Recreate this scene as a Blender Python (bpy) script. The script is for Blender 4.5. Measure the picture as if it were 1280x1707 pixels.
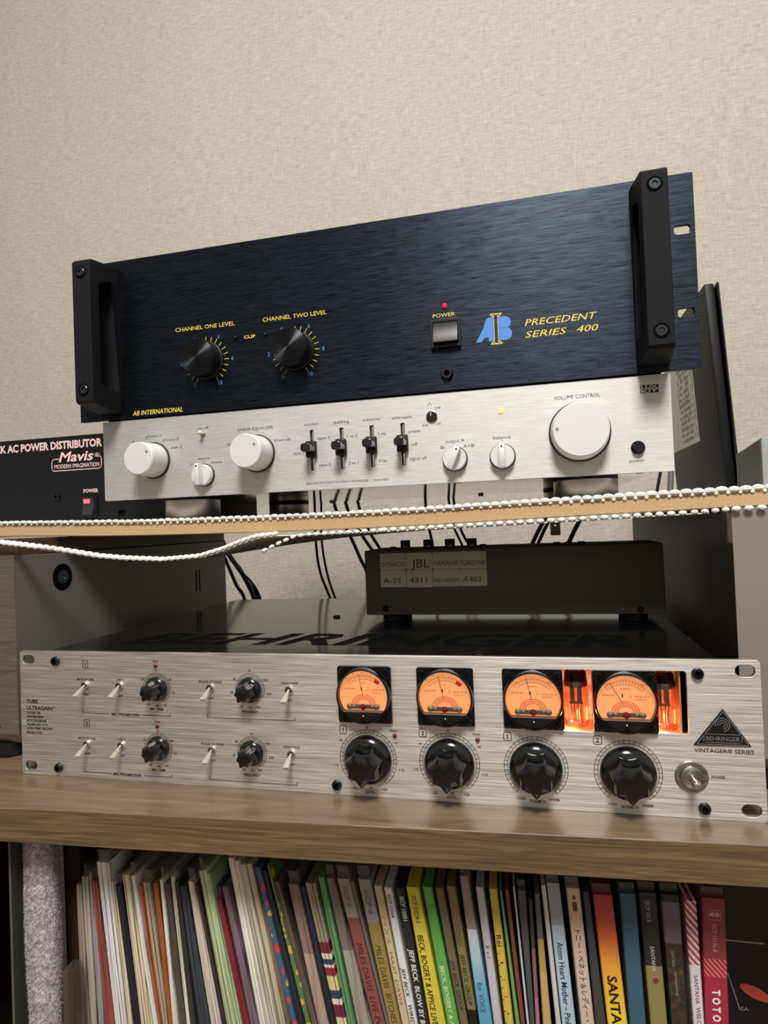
import bpy, bmesh, math, random
from mathutils import Vector, Matrix, noise

random.seed(7)
for o in list(bpy.data.objects):
    bpy.data.objects.remove(o)
SC = bpy.context.scene
COL = SC.collection
K = 0.001                      # everything below is written in millimetres
PI = math.pi
R = math.radians

# ------------------------------------------------------------------ camera
cam_data = bpy.data.cameras.new('camera')
cam_data.sensor_fit = 'HORIZONTAL'
cam_data.sensor_width = 36.0
cam_data.lens = 36.0 * 1045.25 / 1280.0
cam_data.clip_start = 0.01
cam = bpy.data.objects.new('camera', cam_data)
COL.objects.link(cam)
rot = Matrix(((0.9710913, 0.0420127, 0.2349822), (0.2355926, -0.0101501, -0.9717989), (-0.0384428, 0.9990655, -0.0197546)))
cam.matrix_world = Matrix.Translation(Vector((367.46, -380.32, 169.72)) * K) @ rot.to_4x4()
SC.camera = cam

# ------------------------------------------------------------------ colour management
SC.view_settings.view_transform = 'Standard'
SC.view_settings.look = 'None'
SC.view_settings.exposure = 0.0
SC.view_settings.gamma = 1.0
SC.view_settings.use_curve_mapping = False
SC.cycles.use_denoising = True
SC.cycles.max_bounces = 8
SC.cycles.transparent_max_bounces = 16
SC.cycles.sample_clamp_indirect = 6.0
SC.cycles.caustics_reflective = False
SC.cycles.caustics_refractive = False

# ------------------------------------------------------------------ world: a dim warm room, brighter towards the right
W = bpy.data.worlds.new('room_light')
SC.world = W
W.use_nodes = True
nt = W.node_tree
nt.nodes.clear()
out = nt.nodes.new('ShaderNodeOutputWorld')
bg = nt.nodes.new('ShaderNodeBackground')
tc = nt.nodes.new('ShaderNodeTexCoord')
sep = nt.nodes.new('ShaderNodeSeparateXYZ')
nt.links.new(tc.outputs['Generated'], sep.inputs[0])
cr = nt.nodes.new('ShaderNodeValToRGB')          # by height: dim floor, lit opposite wall, paler ceiling
mz = nt.nodes.new('ShaderNodeMath'); mz.operation = 'MULTIPLY_ADD'
mz.inputs[1].default_value = 0.5; mz.inputs[2].default_value = 0.5
nt.links.new(sep.outputs['Z'], mz.inputs[0])
el = cr.color_ramp.elements
el[0].position = 0.30; el[0].color = (0.05, 0.044, 0.037, 1)
el[1].position = 1.0; el[1].color = (0.42, 0.41, 0.39, 1)
e = el.new(0.45); e.color = (0.19, 0.178, 0.16, 1)
e = el.new(0.56); e.color = (0.58, 0.56, 0.525, 1)
nt.links.new(mz.outputs[0], cr.inputs[0])
ma = nt.nodes.new('ShaderNodeMath'); ma.operation = 'MULTIPLY_ADD'   # a little brighter towards the right
ma.inputs[1].default_value = 0.18; ma.inputs[2].default_value = 0.84
nt.links.new(sep.outputs['X'], ma.inputs[0])
nt.links.new(cr.outputs[0], bg.inputs['Color'])
nt.links.new(ma.outputs[0], bg.inputs['Strength'])
nt.links.new(bg.outputs[0], out.inputs[0])

# ------------------------------------------------------------------ the ceiling lamp of the room
ld = bpy.data.lights.new('ceiling_lamp', 'AREA')
ld.shape = 'DISK'; ld.size = 0.5; ld.energy = 44.0; ld.color = (1.0, 0.98, 0.95)
lo = bpy.data.objects.new('ceiling_lamp', ld)
COL.objects.link(lo)
lo.location = (0.47, -1.12, 1.62)
lo.rotation_euler = (Vector((0.30, 0.1, 0.1)) - Vector(lo.location)).to_track_quat('-Z', 'Y').to_euler()


# ------------------------------------------------------------------ materials
def lin(c):
    f = lambda v: (v / 12.92 if v <= 0.04045 else ((v + 0.055) / 1.055) ** 2.4)
    return tuple(f(x / 255.0) for x in c) + (1.0,)

class Mat:
    """A principled material with small helpers for procedural detail."""
    def __init__(s, name, rgb, rough=0.5, metal=0.0, spec=0.5, coat=0.0):
        s.m = bpy.data.materials.new(name); s.m.use_nodes = True
        s.t = s.m.node_tree; s.b = s.t.nodes['Principled BSDF']
        s.b.inputs['Base Color'].default_value = lin(rgb)
        s.b.inputs['Roughness'].default_value = rough
        s.b.inputs['Metallic'].default_value = metal
        s.b.inputs['Specular IOR Level'].default_value = spec
        s.b.inputs['Coat Weight'].default_value = coat
        s.m.diffuse_color = lin(rgb)
        s._tc = None
    def n(s, kind, **kw):
        nd = s.t.nodes.new(kind)
        for k, v in kw.items(): setattr(nd, k, v)
        return nd
    def link(s, a, b): s.t.links.new(a, b)
    def coords(s, scale=(1, 1, 1), rotz=0.0, out='Object'):
        if s._tc is None: s._tc = s.n('ShaderNodeTexCoord')
        mp = s.n('ShaderNodeMapping'); mp.inputs['Scale'].default_value = scale
        mp.inputs['Rotation'].default_value = (0, 0, rotz)
        s.link(s._tc.outputs[out], mp.inputs[0]); return mp.outputs[0]
    def noise(s, scale=(1, 1, 1), sc=1.0, detail=4.0, rough=0.6, dist=0.0):
        nd = s.n('ShaderNodeTexNoise')
        nd.inputs['Scale'].default_value = sc; nd.inputs['Detail'].default_value = detail
        nd.inputs['Roughness'].default_value = rough; nd.inputs['Distortion'].default_value = dist
        s.link(s.coords(scale), nd.inputs['Vector']); return nd.outputs[0]
    def ramp(s, fac, stops):
        r_ = s.n('ShaderNodeValToRGB'); el = r_.color_ramp.elements
        while len(el) < len(stops): el.new(0.5)
        for e_, (p, c) in zip(el, stops): e_.position = p; e_.color = lin(c)
        s.link(fac, r_.inputs[0]); return r_.outputs[0]
    def rng(s, fac, a, b, lo=0.0, hi=1.0):
        mr = s.n('ShaderNodeMapRange'); mr.inputs[1].default_value = lo; mr.inputs[2].default_value = hi
        mr.inputs[3].default_value = a; mr.inputs[4].default_value = b
        s.link(fac, mr.inputs[0]); return mr.outputs[0]
    def color(s, o): s.link(o, s.b.inputs['Base Color'])
    def rough(s, o): s.link(o, s.b.inputs['Roughness'])
    def add(s, a, b, op='ADD'):
        m_ = s.n('ShaderNodeMath', operation=op); s.link(a, m_.inputs[0])
        if isinstance(b, (int, float)): m_.inputs[1].default_value = b
        else: s.link(b, m_.inputs[1])
        return m_.outputs[0]
    def bump(s, h, strength=0.3, dist=0.0002):
        b_ = s.n('ShaderNodeBump'); b_.inputs['Strength'].default_value = strength
        b_.inputs['Distance'].default_value = dist
        s.link(h, b_.inputs['Height']); s.link(b_.outputs[0], s.b.inputs['Normal'])
    def emit(s, rgb, k):
        s.b.inputs['Emission Color'].default_value = lin(rgb); s.b.inputs['Emission Strength'].default_value = k; return s

def plain(name, rgb, rough=0.5, metal=0.0, spec=0.5, coat=0.0):
    return Mat(name, rgb, rough, metal, spec, coat).m

def brushed(name, lo_c, hi_c, r0, r1, sx=60.0, sz=1500.0, metal=1.0, bump=0.12, an=0.62):
    m = Mat(name, lo_c, 0.35, metal)
    a = m.noise((sx, sx, sz), 1.0, 3.0, 0.7)
    b = m.noise((sx * 0.35, sx, sz * 0.45), 1.0, 2.0, 0.6)
    f = m.add(m.add(a, 0.7, 'MULTIPLY'), m.add(b, 0.3, 'MULTIPLY'))
    m.color(m.ramp(f, [(0.34, lo_c), (0.66, hi_c)]))
    m.rough(m.rng(a, r0, r1, 0.3, 0.7))
    m.bump(a, bump, 0.0002)
    m.b.inputs['Anisotropic'].default_value = an; m.b.inputs['Anisotropic Rotation'].default_value = 0.25
    return m.m

def grained(name, stops, scale, rough=0.45, bump=0.1, coat=0.0, dist=1.5):
    m = Mat(name, stops[0][1], rough, coat=coat)
    a = m.noise(scale, 1.0, 6.0, 0.62, dist)
    b = m.noise(tuple(x * 5 for x in scale), 1.0, 3.0, 0.6)
    f = m.add(m.add(a, 0.78, 'MULTIPLY'), m.add(b, 0.22, 'MULTIPLY'))
    m.color(m.ramp(f, stops)); m.bump(f, bump, 0.0003)
    return m.m

def speckled(name, c0, c1, sc, rough=0.7, bump=0.4, dist=0.0003, metal=0.0, spec=0.5):
    m = Mat(name, c0, rough, metal, spec)
    a = m.noise((1, 1, 1), sc, 3.0, 0.6)
    m.color(m.ramp(a, [(0.35, c0), (0.65, c1)])); m.bump(a, bump, dist)
    return m.m

def clear(name, tint=(235, 238, 240), rough=0.08, opac=0.0, base=0.06):
    """Thin clear plastic: lets most light straight through, with a sheen."""
    m = bpy.data.materials.new(name); m.use_nodes = True; t = m.node_tree; t.nodes.clear()
    o_ = t.nodes.new('ShaderNodeOutputMaterial'); mx = t.nodes.new('ShaderNodeMixShader')
    tr = t.nodes.new('ShaderNodeBsdfTransparent'); gl = t.nodes.new('ShaderNodeBsdfGlossy')
    df = t.nodes.new('ShaderNodeBsdfDiffuse'); mx2 = t.nodes.new('ShaderNodeMixShader')
    lw = t.nodes.new('ShaderNodeLayerWeight'); lw.inputs['Blend'].default_value = 0.25
    mr = t.nodes.new('ShaderNodeMapRange'); mr.inputs[3].default_value = base; mr.inputs[4].default_value = 0.6
    tr.inputs[0].default_value = lin(tint); gl.inputs['Roughness'].default_value = rough
    df.inputs[0].default_value = lin(tint); mx2.inputs[0].default_value = opac
    t.links.new(lw.outputs['Fresnel'], mr.inputs[0]); t.links.new(mr.outputs[0], mx.inputs[0])
    t.links.new(tr.outputs[0], mx.inputs[1]); t.links.new(gl.outputs[0], mx.inputs[2])
    t.links.new(mx.outputs[0], mx2.inputs[1]); t.links.new(df.outputs[0], mx2.inputs[2])
    t.links.new(mx2.outputs[0], o_.inputs[0]); return m

# wallpaper: pale linen weave
_w = Mat('linen_wallpaper', (208, 198, 180), 0.8, spec=0.2)
_a = _w.noise((50, 50, 360), 1.0, 4.0, 0.65, 0.4); _b = _w.noise((360, 50, 50), 1.0, 4.0, 0.65, 0.4); _c = _w.noise((1, 1, 1), 3.0, 2.0)
_f = _w.add(_w.add(_a, 0.62, 'MULTIPLY'), _w.add(_b, 0.38, 'MULTIPLY'))
_w.color(_w.ramp(_f, [(0.32, (178, 170, 155)), (0.50, (202, 195, 182)), (0.68, (221, 215, 205))]))
_w.bump(_f, 0.55, 0.0016)
WALLPAPER = _w.m
FLOORBOARD = grained('floor_boards', [(0.3, (92, 66, 44)), (0.7, (134, 100, 70))], (3, 22, 22))
SILVER = brushed('brushed_silver_panel', (184, 177, 164), (252, 249, 243), 0.48, 0.60, 24, 1500, 1.0, 0.24, 0.5)
LUXSILVER = brushed('satin_silver_panel', (196, 193, 189), (226, 225, 224), 0.66, 0.74, 90, 2300, 1.0, 0.10, 0.3)
BOXSILVER = brushed('brushed_grey_front', (150, 143, 134), (186, 180, 172), 0.46, 0.58, 50, 1700, 1.0, 0.10)
ANODISED = brushed('black_anodised_panel', (11, 12, 15), (52, 58, 69), 0.35, 0.46, 80, 1900, 0.9, 0.16)
KNOBSILVER = plain('satin_aluminium', (240, 240, 238), 0.38, 0.35)
CHROME = plain('bright_metal', (214, 208, 196), 0.18, 1.0)
STEELDARK = plain('blued_steel', (70, 76, 78), 0.28, 1.0)
GLOSSBLACK = plain('gloss_black', (9, 9, 10), 0.13, 0.0, 0.6)
KNOBBLACK = plain('black_phenolic', (12, 12, 13), 0.16, 0.0, 0.55, 0.3)
BLACK = plain('satin_black', (16, 16, 17), 0.45, 0.0, 0.4)
MATTBLACK = plain('matt_black', (8, 8, 8), 0.8, 0.0, 0.2)
HOLE = plain('dark_recess', (3, 3, 3), 0.9, 0.0, 0.1)
INK = plain('black_print', (24, 23, 21), 0.6, 0.0, 0.3)
YELLOWINK = plain('yellow_print', (236, 214, 84), 0.55)
BLUEINK = plain('blue_print', (74, 138, 222), 0.55)
PINKINK = plain('pale_pink_print', (232, 196, 190), 0.55)
WHITEINK = plain('white_print', (226, 224, 218), 0.55)
HANDLEPLASTIC = speckled('grained_black_plastic', (8, 8, 9), (20, 20, 22), 2600, 0.6, 0.8, 0.0004, spec=0.2)
LEDOFF = plain('red_led_lens', (120, 12, 26), 0.2, 0.0, 0.6)
LEDON = Mat('red_led_lit', (190, 20, 50), 0.2).emit((230, 26, 66), 0.9).m

AMBERLED = Mat('amber_pilot_lit', (255, 200, 120), 0.2).emit((255, 166, 84), 1.6).m
MDF = speckled('fibreboard_edge', (186, 152, 106), (208, 175, 128), 900, 0.75, 0.3, 0.0003)
MATWHITE = speckled('white_foam_net', (222, 219, 212), (238, 236, 231), 700, 0.8, 0.3, 0.0004)
DARKWOOD = grained('dark_wood_plank', [(0.3, (52, 38, 27)), (0.7, (96, 74, 54))], (5, 5, 160))
CASEGREY = plain('grey_painted_steel', (112, 108, 101), 0.42, 0.0, 0.4)
CASEDARK = plain('dark_painted_steel', (44, 42, 40), 0.5, 0.0, 0.25)
OLIVEBOX = plain('olive_grey_case', (80, 74, 62), 0.5, 0.0, 0.3)
RUBBER = plain('black_rubber', (14, 14, 14), 0.7, 0.0, 0.3)
CABLEBLACK = plain('black_cable_jacket', (13, 13, 13), 0.45)
PAPER = plain('label_paper', (188, 178, 160), 0.7)
PENCIL = plain('dark_handwriting', (44, 38, 32), 0.7)

# ------------------------------------------------------------------ geometry
CABANG = 0.056833
CAB = (Vector((0, -51.77, 0)), CABANG)             # frame of the record cabinet: x along its front edge, y into it
CAP = 0.735

class G:
    """Collects shapes (mm) for ONE mesh object."""
    def __init__(s): s.bm = bmesh.new(); s.mi = 0; s.flat = False
    def raw(s, vs, fs, mi=None):
        v = [s.bm.verts.new(p) for p in vs]; mi = s.mi if mi is None else mi
        for f in fs:
            try: s.bm.faces.new([v[i] for i in f]).material_index = mi
            except ValueError: pass
        return v
    def box(s, x0, x1, y0, y1, z0, z1, r=0.0, seg=2):
        vs = [(x, y, z) for x in (x0, x1) for y in (y0, y1) for z in (z0, z1)]
        v = s.raw(vs, [(0, 1, 3, 2), (4, 6, 7, 5), (0, 4, 5, 1), (2, 3, 7, 6), (0, 2, 6, 4), (1, 5, 7, 3)])
        if r > 0:
            es = list({e_ for q in v for e_ in q.link_edges})
            bmesh.ops.bevel(s.bm, geom=es, offset=r, segments=seg, affect='EDGES', profile=0.5)
        return s
    def lathe(s, c, prof, axis='Y', seg=40, fn=None, a0=0.0):
        """prof: (radius, height). axis Y grows towards the viewer (-y); Z grows up."""
        rings = []; vs = []
        for r_, h in prof:
            ring = []
            for i in range(seg):
                t = 2 * PI * i / seg + a0; q = r_ * (fn(t, h) if fn else 1.0)
                if axis == 'Y': p = (c[0] + q * math.cos(t), c[1] - h, c[2] + q * math.sin(t))
                elif axis == 'X': p = (c[0] + h, c[1] + q * math.cos(t), c[2] + q * math.sin(t))
                else: p = (c[0] + q * math.cos(t), c[1] + q * math.sin(t), c[2] + h)
                ring.append(len(vs)); vs.append(p)
            rings.append(ring)
        fs = []
        for a, b in zip(rings, rings[1:]):
            for i in range(seg):
                j = (i + 1) % seg; fs.append((a[i], a[j], b[j], b[i]))
        fs.append(tuple(reversed(rings[0]))); fs.append(tuple(rings[-1]))
        s.raw(vs, fs); return s
    def ball(s, c, r, seg=14):
        r3 = r if isinstance(r, tuple) else (r, r, r); vs = [(c[0], c[1], c[2] + r3[2])]; n = seg // 2
        for i in range(1, n):
            a = PI * i / n
            for j in range(seg):
                b = 2 * PI * j / seg
                vs.append((c[0] + r3[0] * math.sin(a) * math.cos(b), c[1] + r3[1] * math.sin(a) * math.sin(b), c[2] + r3[2] * math.cos(a)))
        vs.append((c[0], c[1], c[2] - r3[2])); fs = []
        for j in range(seg): fs.append((0, 1 + j, 1 + (j + 1) % seg))
        for i in range(n - 2):
            for j in range(seg):
                a = 1 + i * seg; fs.append((a + j, a + seg + j, a + seg + (j + 1) % seg, a + (j + 1) % seg))
        a = 1 + (n - 2) * seg
        for j in range(seg): fs.append((a + j, len(vs) - 1, a + (j + 1) % seg))
        s.raw(vs, fs); return s
    def tube(s, pts, r, seg=8, smooth=True):
        P = [Vector(p) for p in pts]
        if smooth and len(P) > 2:
            Q = []
            for i in range(len(P) - 1):
                p0 = P[max(i - 1, 0)]; p1 = P[i]; p2 = P[i + 1]; p3 = P[min(i + 2, len(P) - 1)]
                for k in range(6):
                    t = k / 6.0
                    Q.append(0.5 * ((2 * p1) + (p2 - p0) * t + (2 * p0 - 5 * p1 + 4 * p2 - p3) * t * t + (3 * p1 - p0 - 3 * p2 + p3) * t ** 3))
            Q.append(P[-1]); P = Q
        vs = []; rings = []
        for i, p in enumerate(P):
            d = (P[min(i + 1, len(P) - 1)] - P[max(i - 1, 0)]).normalized()
            u = d.cross(Vector((0, 1, 0.013))); u.normalize(); w = d.cross(u)
            q = r[i * (len(r) - 1) // max(len(P) - 1, 1)] if isinstance(r, list) else r
            ring = []
            for k in range(seg):
                t = 2 * PI * k / seg; ring.append(len(vs)); vs.append(p + (u * math.cos(t) + w * math.sin(t)) * q)
            rings.append(ring)
        fs = []
        for a, b in zip(rings, rings[1:]):
            for i in range(seg): j = (i + 1) % seg; fs.append((a[j], a[i], b[i], b[j]))
        fs.append(tuple(rings[0])); fs.append(tuple(reversed(rings[-1])))
        s.raw(vs, fs); return s
    def plate(s, outer, holes, y0, y1, bev=0.3, fn=None):
        """Flat plate in the xz plane with holes; y0 front face, y1 back."""
        cu = bpy.data.curves.new('tmp', 'CURVE'); cu.dimensions = '2D'; cu.fill_mode = 'BOTH'
        cu.extrude = max((y1 - y0) / 2 - bev, 0.01); cu.bevel_depth = bev; cu.bevel_resolution = 1; cu.offset = -bev
        for poly in [outer] + list(holes):
            sp = cu.splines.new('POLY'); sp.points.add(len(poly) - 1)
            for p, q in zip(sp.points, poly): p.co = (q[0], q[1], 0, 1)
            sp.use_cyclic_u = True
        ob = bpy.data.objects.new('tmp', cu); me = ob.to_mesh(); ym = (y0 + y1) / 2
        f = fn or (lambda p: (p[0], ym - p[2], p[1]))
        s.raw([f(v.co) for v in me.vertices], [tuple(p.vertices) for p in me.polygons])
        s.flat = True; ob.to_mesh_clear(); bpy.data.objects.remove(ob); bpy.data.curves.remove(cu)
        bmesh.ops.remove_doubles(s.bm, verts=s.bm.verts, dist=0.0005); return s
    def text(s, body, x0, x1, z, h, y, bold=0.0, shear=0.0, align='fit', fn=None, res=2, thick=0.0):
        """Lettering: baseline z, capital height h; 'fit' stretches to x0..x1, else natural width x1 scales it."""
        cu = bpy.data.curves.new('tmp', 'FONT'); cu.body = body; cu.size = 1.0; cu.offset = bold; cu.shear = shear
        cu.resolution_u = res; cu.extrude = thick / max(h, 0.1)
        ob = bpy.data.objects.new('tmp', cu); me = ob.to_mesh(); co = [v.co.copy() for v in me.vertices]
        if co:
            a = min(c.x for c in co); b = max(c.x for c in co); kz = h / CAP
            if align == 'fit': kx = (x1 - x0) / max(b - a, 1e-6); ox = x0 - a * kx
            else: kx = kz * (x1 or 1.0); ox = x0 - (a + b) / 2 * kx if align == 'mid' else x0 - a * kx
            f = fn or (lambda u, v, d=0.0: (u, y - d, v))
            s.raw([f(c.x * kx + ox, c.y * kz + z) for c in co] if not thick else [(c.x * kx + ox, y - c.z * kz, c.y * kz + z) for c in co], [tuple(p.vertices) for p in me.polygons])
        ob.to_mesh_clear(); bpy.data.objects.remove(ob); bpy.data.curves.remove(cu); return s
    def strip(s, pts, w, y):
        """A flat printed line through xz points."""
        for (ax, az), (bx, bz) in zip(pts, pts[1:]):
            d = Vector((bx - ax, bz - az)); L = d.length or 1; d /= L; nx, nz = -d.y * w / 2, d.x * w / 2
            ex, ez = d.x * w / 2, d.y * w / 2
            s.raw([(ax - ex - nx, y, az - ez - nz), (bx + ex - nx, y, bz + ez - nz), (bx + ex + nx, y, bz + ez + nz), (ax - ex + nx, y, az - ez + nz)], [(0, 1, 2, 3)])
        return s
    def arc(s, cx, cz, r0, r1, a0, a1, y, n=48):
        vs = []; fs = []
        for i in range(n + 1):
            t = R(a0 + (a1 - a0) * i / n)
            vs += [(cx + r0 * math.cos(t), y, cz + r0 * math.sin(t)), (cx + r1 * math.cos(t), y, cz + r1 * math.sin(t))]
        for i in range(n): fs.append((2 * i, 2 * i + 1, 2 * i + 3, 2 * i + 2) if a1 < a0 else (2 * i, 2 * i + 2, 2 * i + 3, 2 * i + 1))
        s.raw(vs, fs); return s
    def ticks(s, cx, cz, r0, r1, angs, w, y):
        for a in angs:
            c, q = math.cos(R(a)), math.sin(R(a)); s.strip([(cx + r0 * c, cz + r0 * q), (cx + r1 * c, cz + r1 * q)], w, y)
        return s
    def move(s, fn):
        for v in s.bm.verts: v.co = Vector(fn(v.co))
        return s
    def build(s, name, mat, parent=None, base=None, frame=None, ang=35, flip=False, recalc=True):
        if parent is not None: b = BASE[parent.name]
        else: b = Vector(base or (0, 0, 0))
        me = bpy.data.meshes.new(name)
        if recalc: bmesh.ops.recalc_face_normals(s.bm, faces=s.bm.faces)
        for v in s.bm.verts: v.co = (v.co - b) * K
        s.bm.to_mesh(me); s.bm.free()
        for m_ in (mat if isinstance(mat, list) else [mat]): me.materials.append(m_)
        me.shade_smooth(); me.set_sharp_from_angle(angle=R(12 if s.flat else ang))
        ob = bpy.data.objects.new(name, me); COL.objects.link(ob)
        if parent is not None: ob.parent = parent; BASE[ob.name] = b
        else: place(ob, b, frame)
        return ob

BASE = {}
def place(ob, b, frame=None):
    BASE[ob.name] = Vector(b)
    if frame:
        m_ = Matrix.Rotation(frame[1], 3, 'Z'); ob.location = (frame[0] + m_ @ Vector(b)) * K; ob.rotation_euler = (0, 0, frame[1])
    else: ob.location = Vector(b) * K

def tag(o, label, cat, group=None, kind=None):
    o['label'] = label; o['category'] = cat
    if group: o['group'] = group
    if kind: o['kind'] = kind
    return o

def root(name, base, label, cat, frame=None, group=None):
    o = bpy.data.objects.new(name, None); COL.objects.link(o); o.empty_display_size = 0.02
    place(o, base, frame); return tag(o, label, cat, group)

def rr(x0, x1, z0, z1, r, n=6):
    pts = []
    for cx, cz, a in ((x1 - r, z1 - r, 0), (x0 + r, z1 - r, 90), (x0 + r, z0 + r, 180), (x1 - r, z0 + r, 270)):
        for i in range(n + 1): t = R(a + 90 * i / n); pts.append((cx + r * math.cos(t), cz + r * math.sin(t)))
    return pts

def hexscrew(name, x, y, z, r, h, parent, mat=STEELDARK):
    o = G().lathe((x, y, z), [(r, 0), (r, h * 0.6), (r * 0.86, h), (r * 0.5, h), (r * 0.46, h * 0.35)], seg=24).build(name, mat, parent)
    G().lathe((x, y - h * 0.36, z), [(r * 0.47, 0), (r * 0.47, 0.05)], seg=6).build('hex_socket', HOLE, o)
    return o

# ------------------------------------------------------------------ the setting
def structure(g, name, mat, **kw):
    o = g.build(name, mat, **kw); o['kind'] = 'structure'; return o
structure(G().box(-1700, 1900, 800, 860, -420, 2100), 'wall_back', WALLPAPER, base=(0, 800, 0))
structure(G().box(-1700, 1900, -1500, 860, -440, -420), 'floor', FLOORBOARD, base=(0, 0, -420))

# ------------------------------------------------------------------ record cabinet
LAMINATE = grained('walnut_laminate_top', [(0.28, (92, 72, 53)), (0.5, (121, 98, 76)), (0.72, (146, 121, 97))], (7, 60, 60), 0.30, 0.06, 0.15)
EDGEWOOD = grained('walnut_edge_band', [(0.30, (70, 54, 38)), (0.5, (104, 83, 58)), (0.7, (134, 111, 81))], (9, 60, 260), 0.5, 0.22, 0.0, 2.4)
INNERWOOD = grained('dark_cabinet_wood', [(0.3, (34, 25, 19)), (0.7, (54, 41, 31))], (40, 40, 6), 0.5)
cab = root('record_cabinet', (230, 0, -420), 'brown wood-grain cabinet whose thick top carries the amplifiers, records lined up inside', 'cabinet', CAB)
g = G(); g.box(-330, 700, 0, 720, -21.5, 0, 0.5, 1)
o = g.build('top_board', [LAMINATE, EDGEWOOD], cab)
for p in o.data.polygons:
    if p.normal.y < -0.5: p.material_index = 1
G().box(-330, -312, 4, 720, -420, -21.5).build('side_panel', INNERWOOD, cab)
G().box(682, 700, 4, 720, -420, -21.5).build('side_panel', INNERWOOD, cab)
G().box(40, 51, 46, 700, -362, -21.5).build('divider_panel', INNERWOOD, cab)
G().box(-312, 682, 700, 712, -420, -21.5).build('back_panel', INNERWOOD, cab)
G().box(-312, 682, 6, 700, -380, -362).build('bottom_board', INNERWOOD, cab)
G().box(-312, 682, 20, 36, -420, -380).build('plinth', INNERWOOD, cab)

# ------------------------------------------------------------------ the tube preamplifier on the cabinet
tp = root('tube_preamplifier', (241, 0, 0), 'brushed silver rack preamplifier with four glowing amber meters, standing on the cabinet', 'preamplifier')
slots = [rr(x - 5, x + 5, z - 3.3, z + 3.3, 3.25) for x in (7.6, 474.9) for z in (6.3, 82.1)]
wins = [rr(376, 395.0, 45.8, 81.3, 1.6), rr(427, 445.1, 46.5, 81.4, 1.6)]
G().plate(rr(0, 482.6, 0, 88.1, 2.0), slots + wins, 0, 3, 0.25).build('front_panel', SILVER, tp)
TOPBLACK = speckled('gloss_black_lid', (8, 8, 9), (15, 15, 16), 300, 0.13, 0.03, 0.0001)
CLOTHBLACK = MATTBLACK
ch = G().box(21, 462, 3.05, 300, 86.4, 87.6).box(21, 22.2, 3.05, 300, 4, 86.4).box(460.8, 462, 3.05, 300, 4, 86.4).box(22.2, 460.8, 298.8, 300, 4, 86.4).box(22.2, 460.8, 3.05, 298.8, 4, 5.2).build('chassis', TOPBLACK, tp)
# vent letters cut in the lid: slanted strokes made of fine slots
g = G(); g.text('BEHRINGER', 58, 425, 34, 46, 0, bold=0.03, shear=0.28, fn=lambda u, v: (u, v, 87.66))
for i in range(20):
    for dy in (0, 1.5):
        bmesh.ops.bisect_plane(g.bm, geom=g.bm.verts[:] + g.bm.edges[:] + g.bm.faces[:], plane_co=(0, 33 + i * 3.0 + dy * 1.5, 0), plane_no=(0, 1, 0))
bmesh.ops.delete(g.bm, geom=[f for f in g.bm.faces if (f.calc_center_median().y - 33) % 3.0 > 2.25], context='FACES')
g.build('vent_slot', HOLE, ch, recalc=False)
G().lathe((189, 161, 87.6), [(3.2, 0), (3.2, 1), (2.2, 1.8)], 'Z', 18).build('lid_screw', STEELDARK, tp)
G().lathe((146, 9, 87.6), [(4.5, 0), (4.5, .5), (3.2, 1.2)], 'Z', 18).build('lid_screw', STEELDARK, tp)
G().lathe((330, 9, 87.6), [(4.5, 0), (4.5, .5), (3.2, 1.2)], 'Z', 18).build('lid_screw', STEELDARK, tp)
for x in (60, 422):
    for y in (40, 260): G().lathe((x, y, 0), [(9, 0), (10, 1), (10, 4.2)], 'Z', 20).build('foot', RUBBER, tp)
for x, z in ((31, 81.5), (31.4, 6.2), (238.2, 6.2), (450.8, 80.3), (451.2, 6.1)): hexscrew('panel_screw', x, 0, z, 3.2, 2.3, tp)

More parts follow.
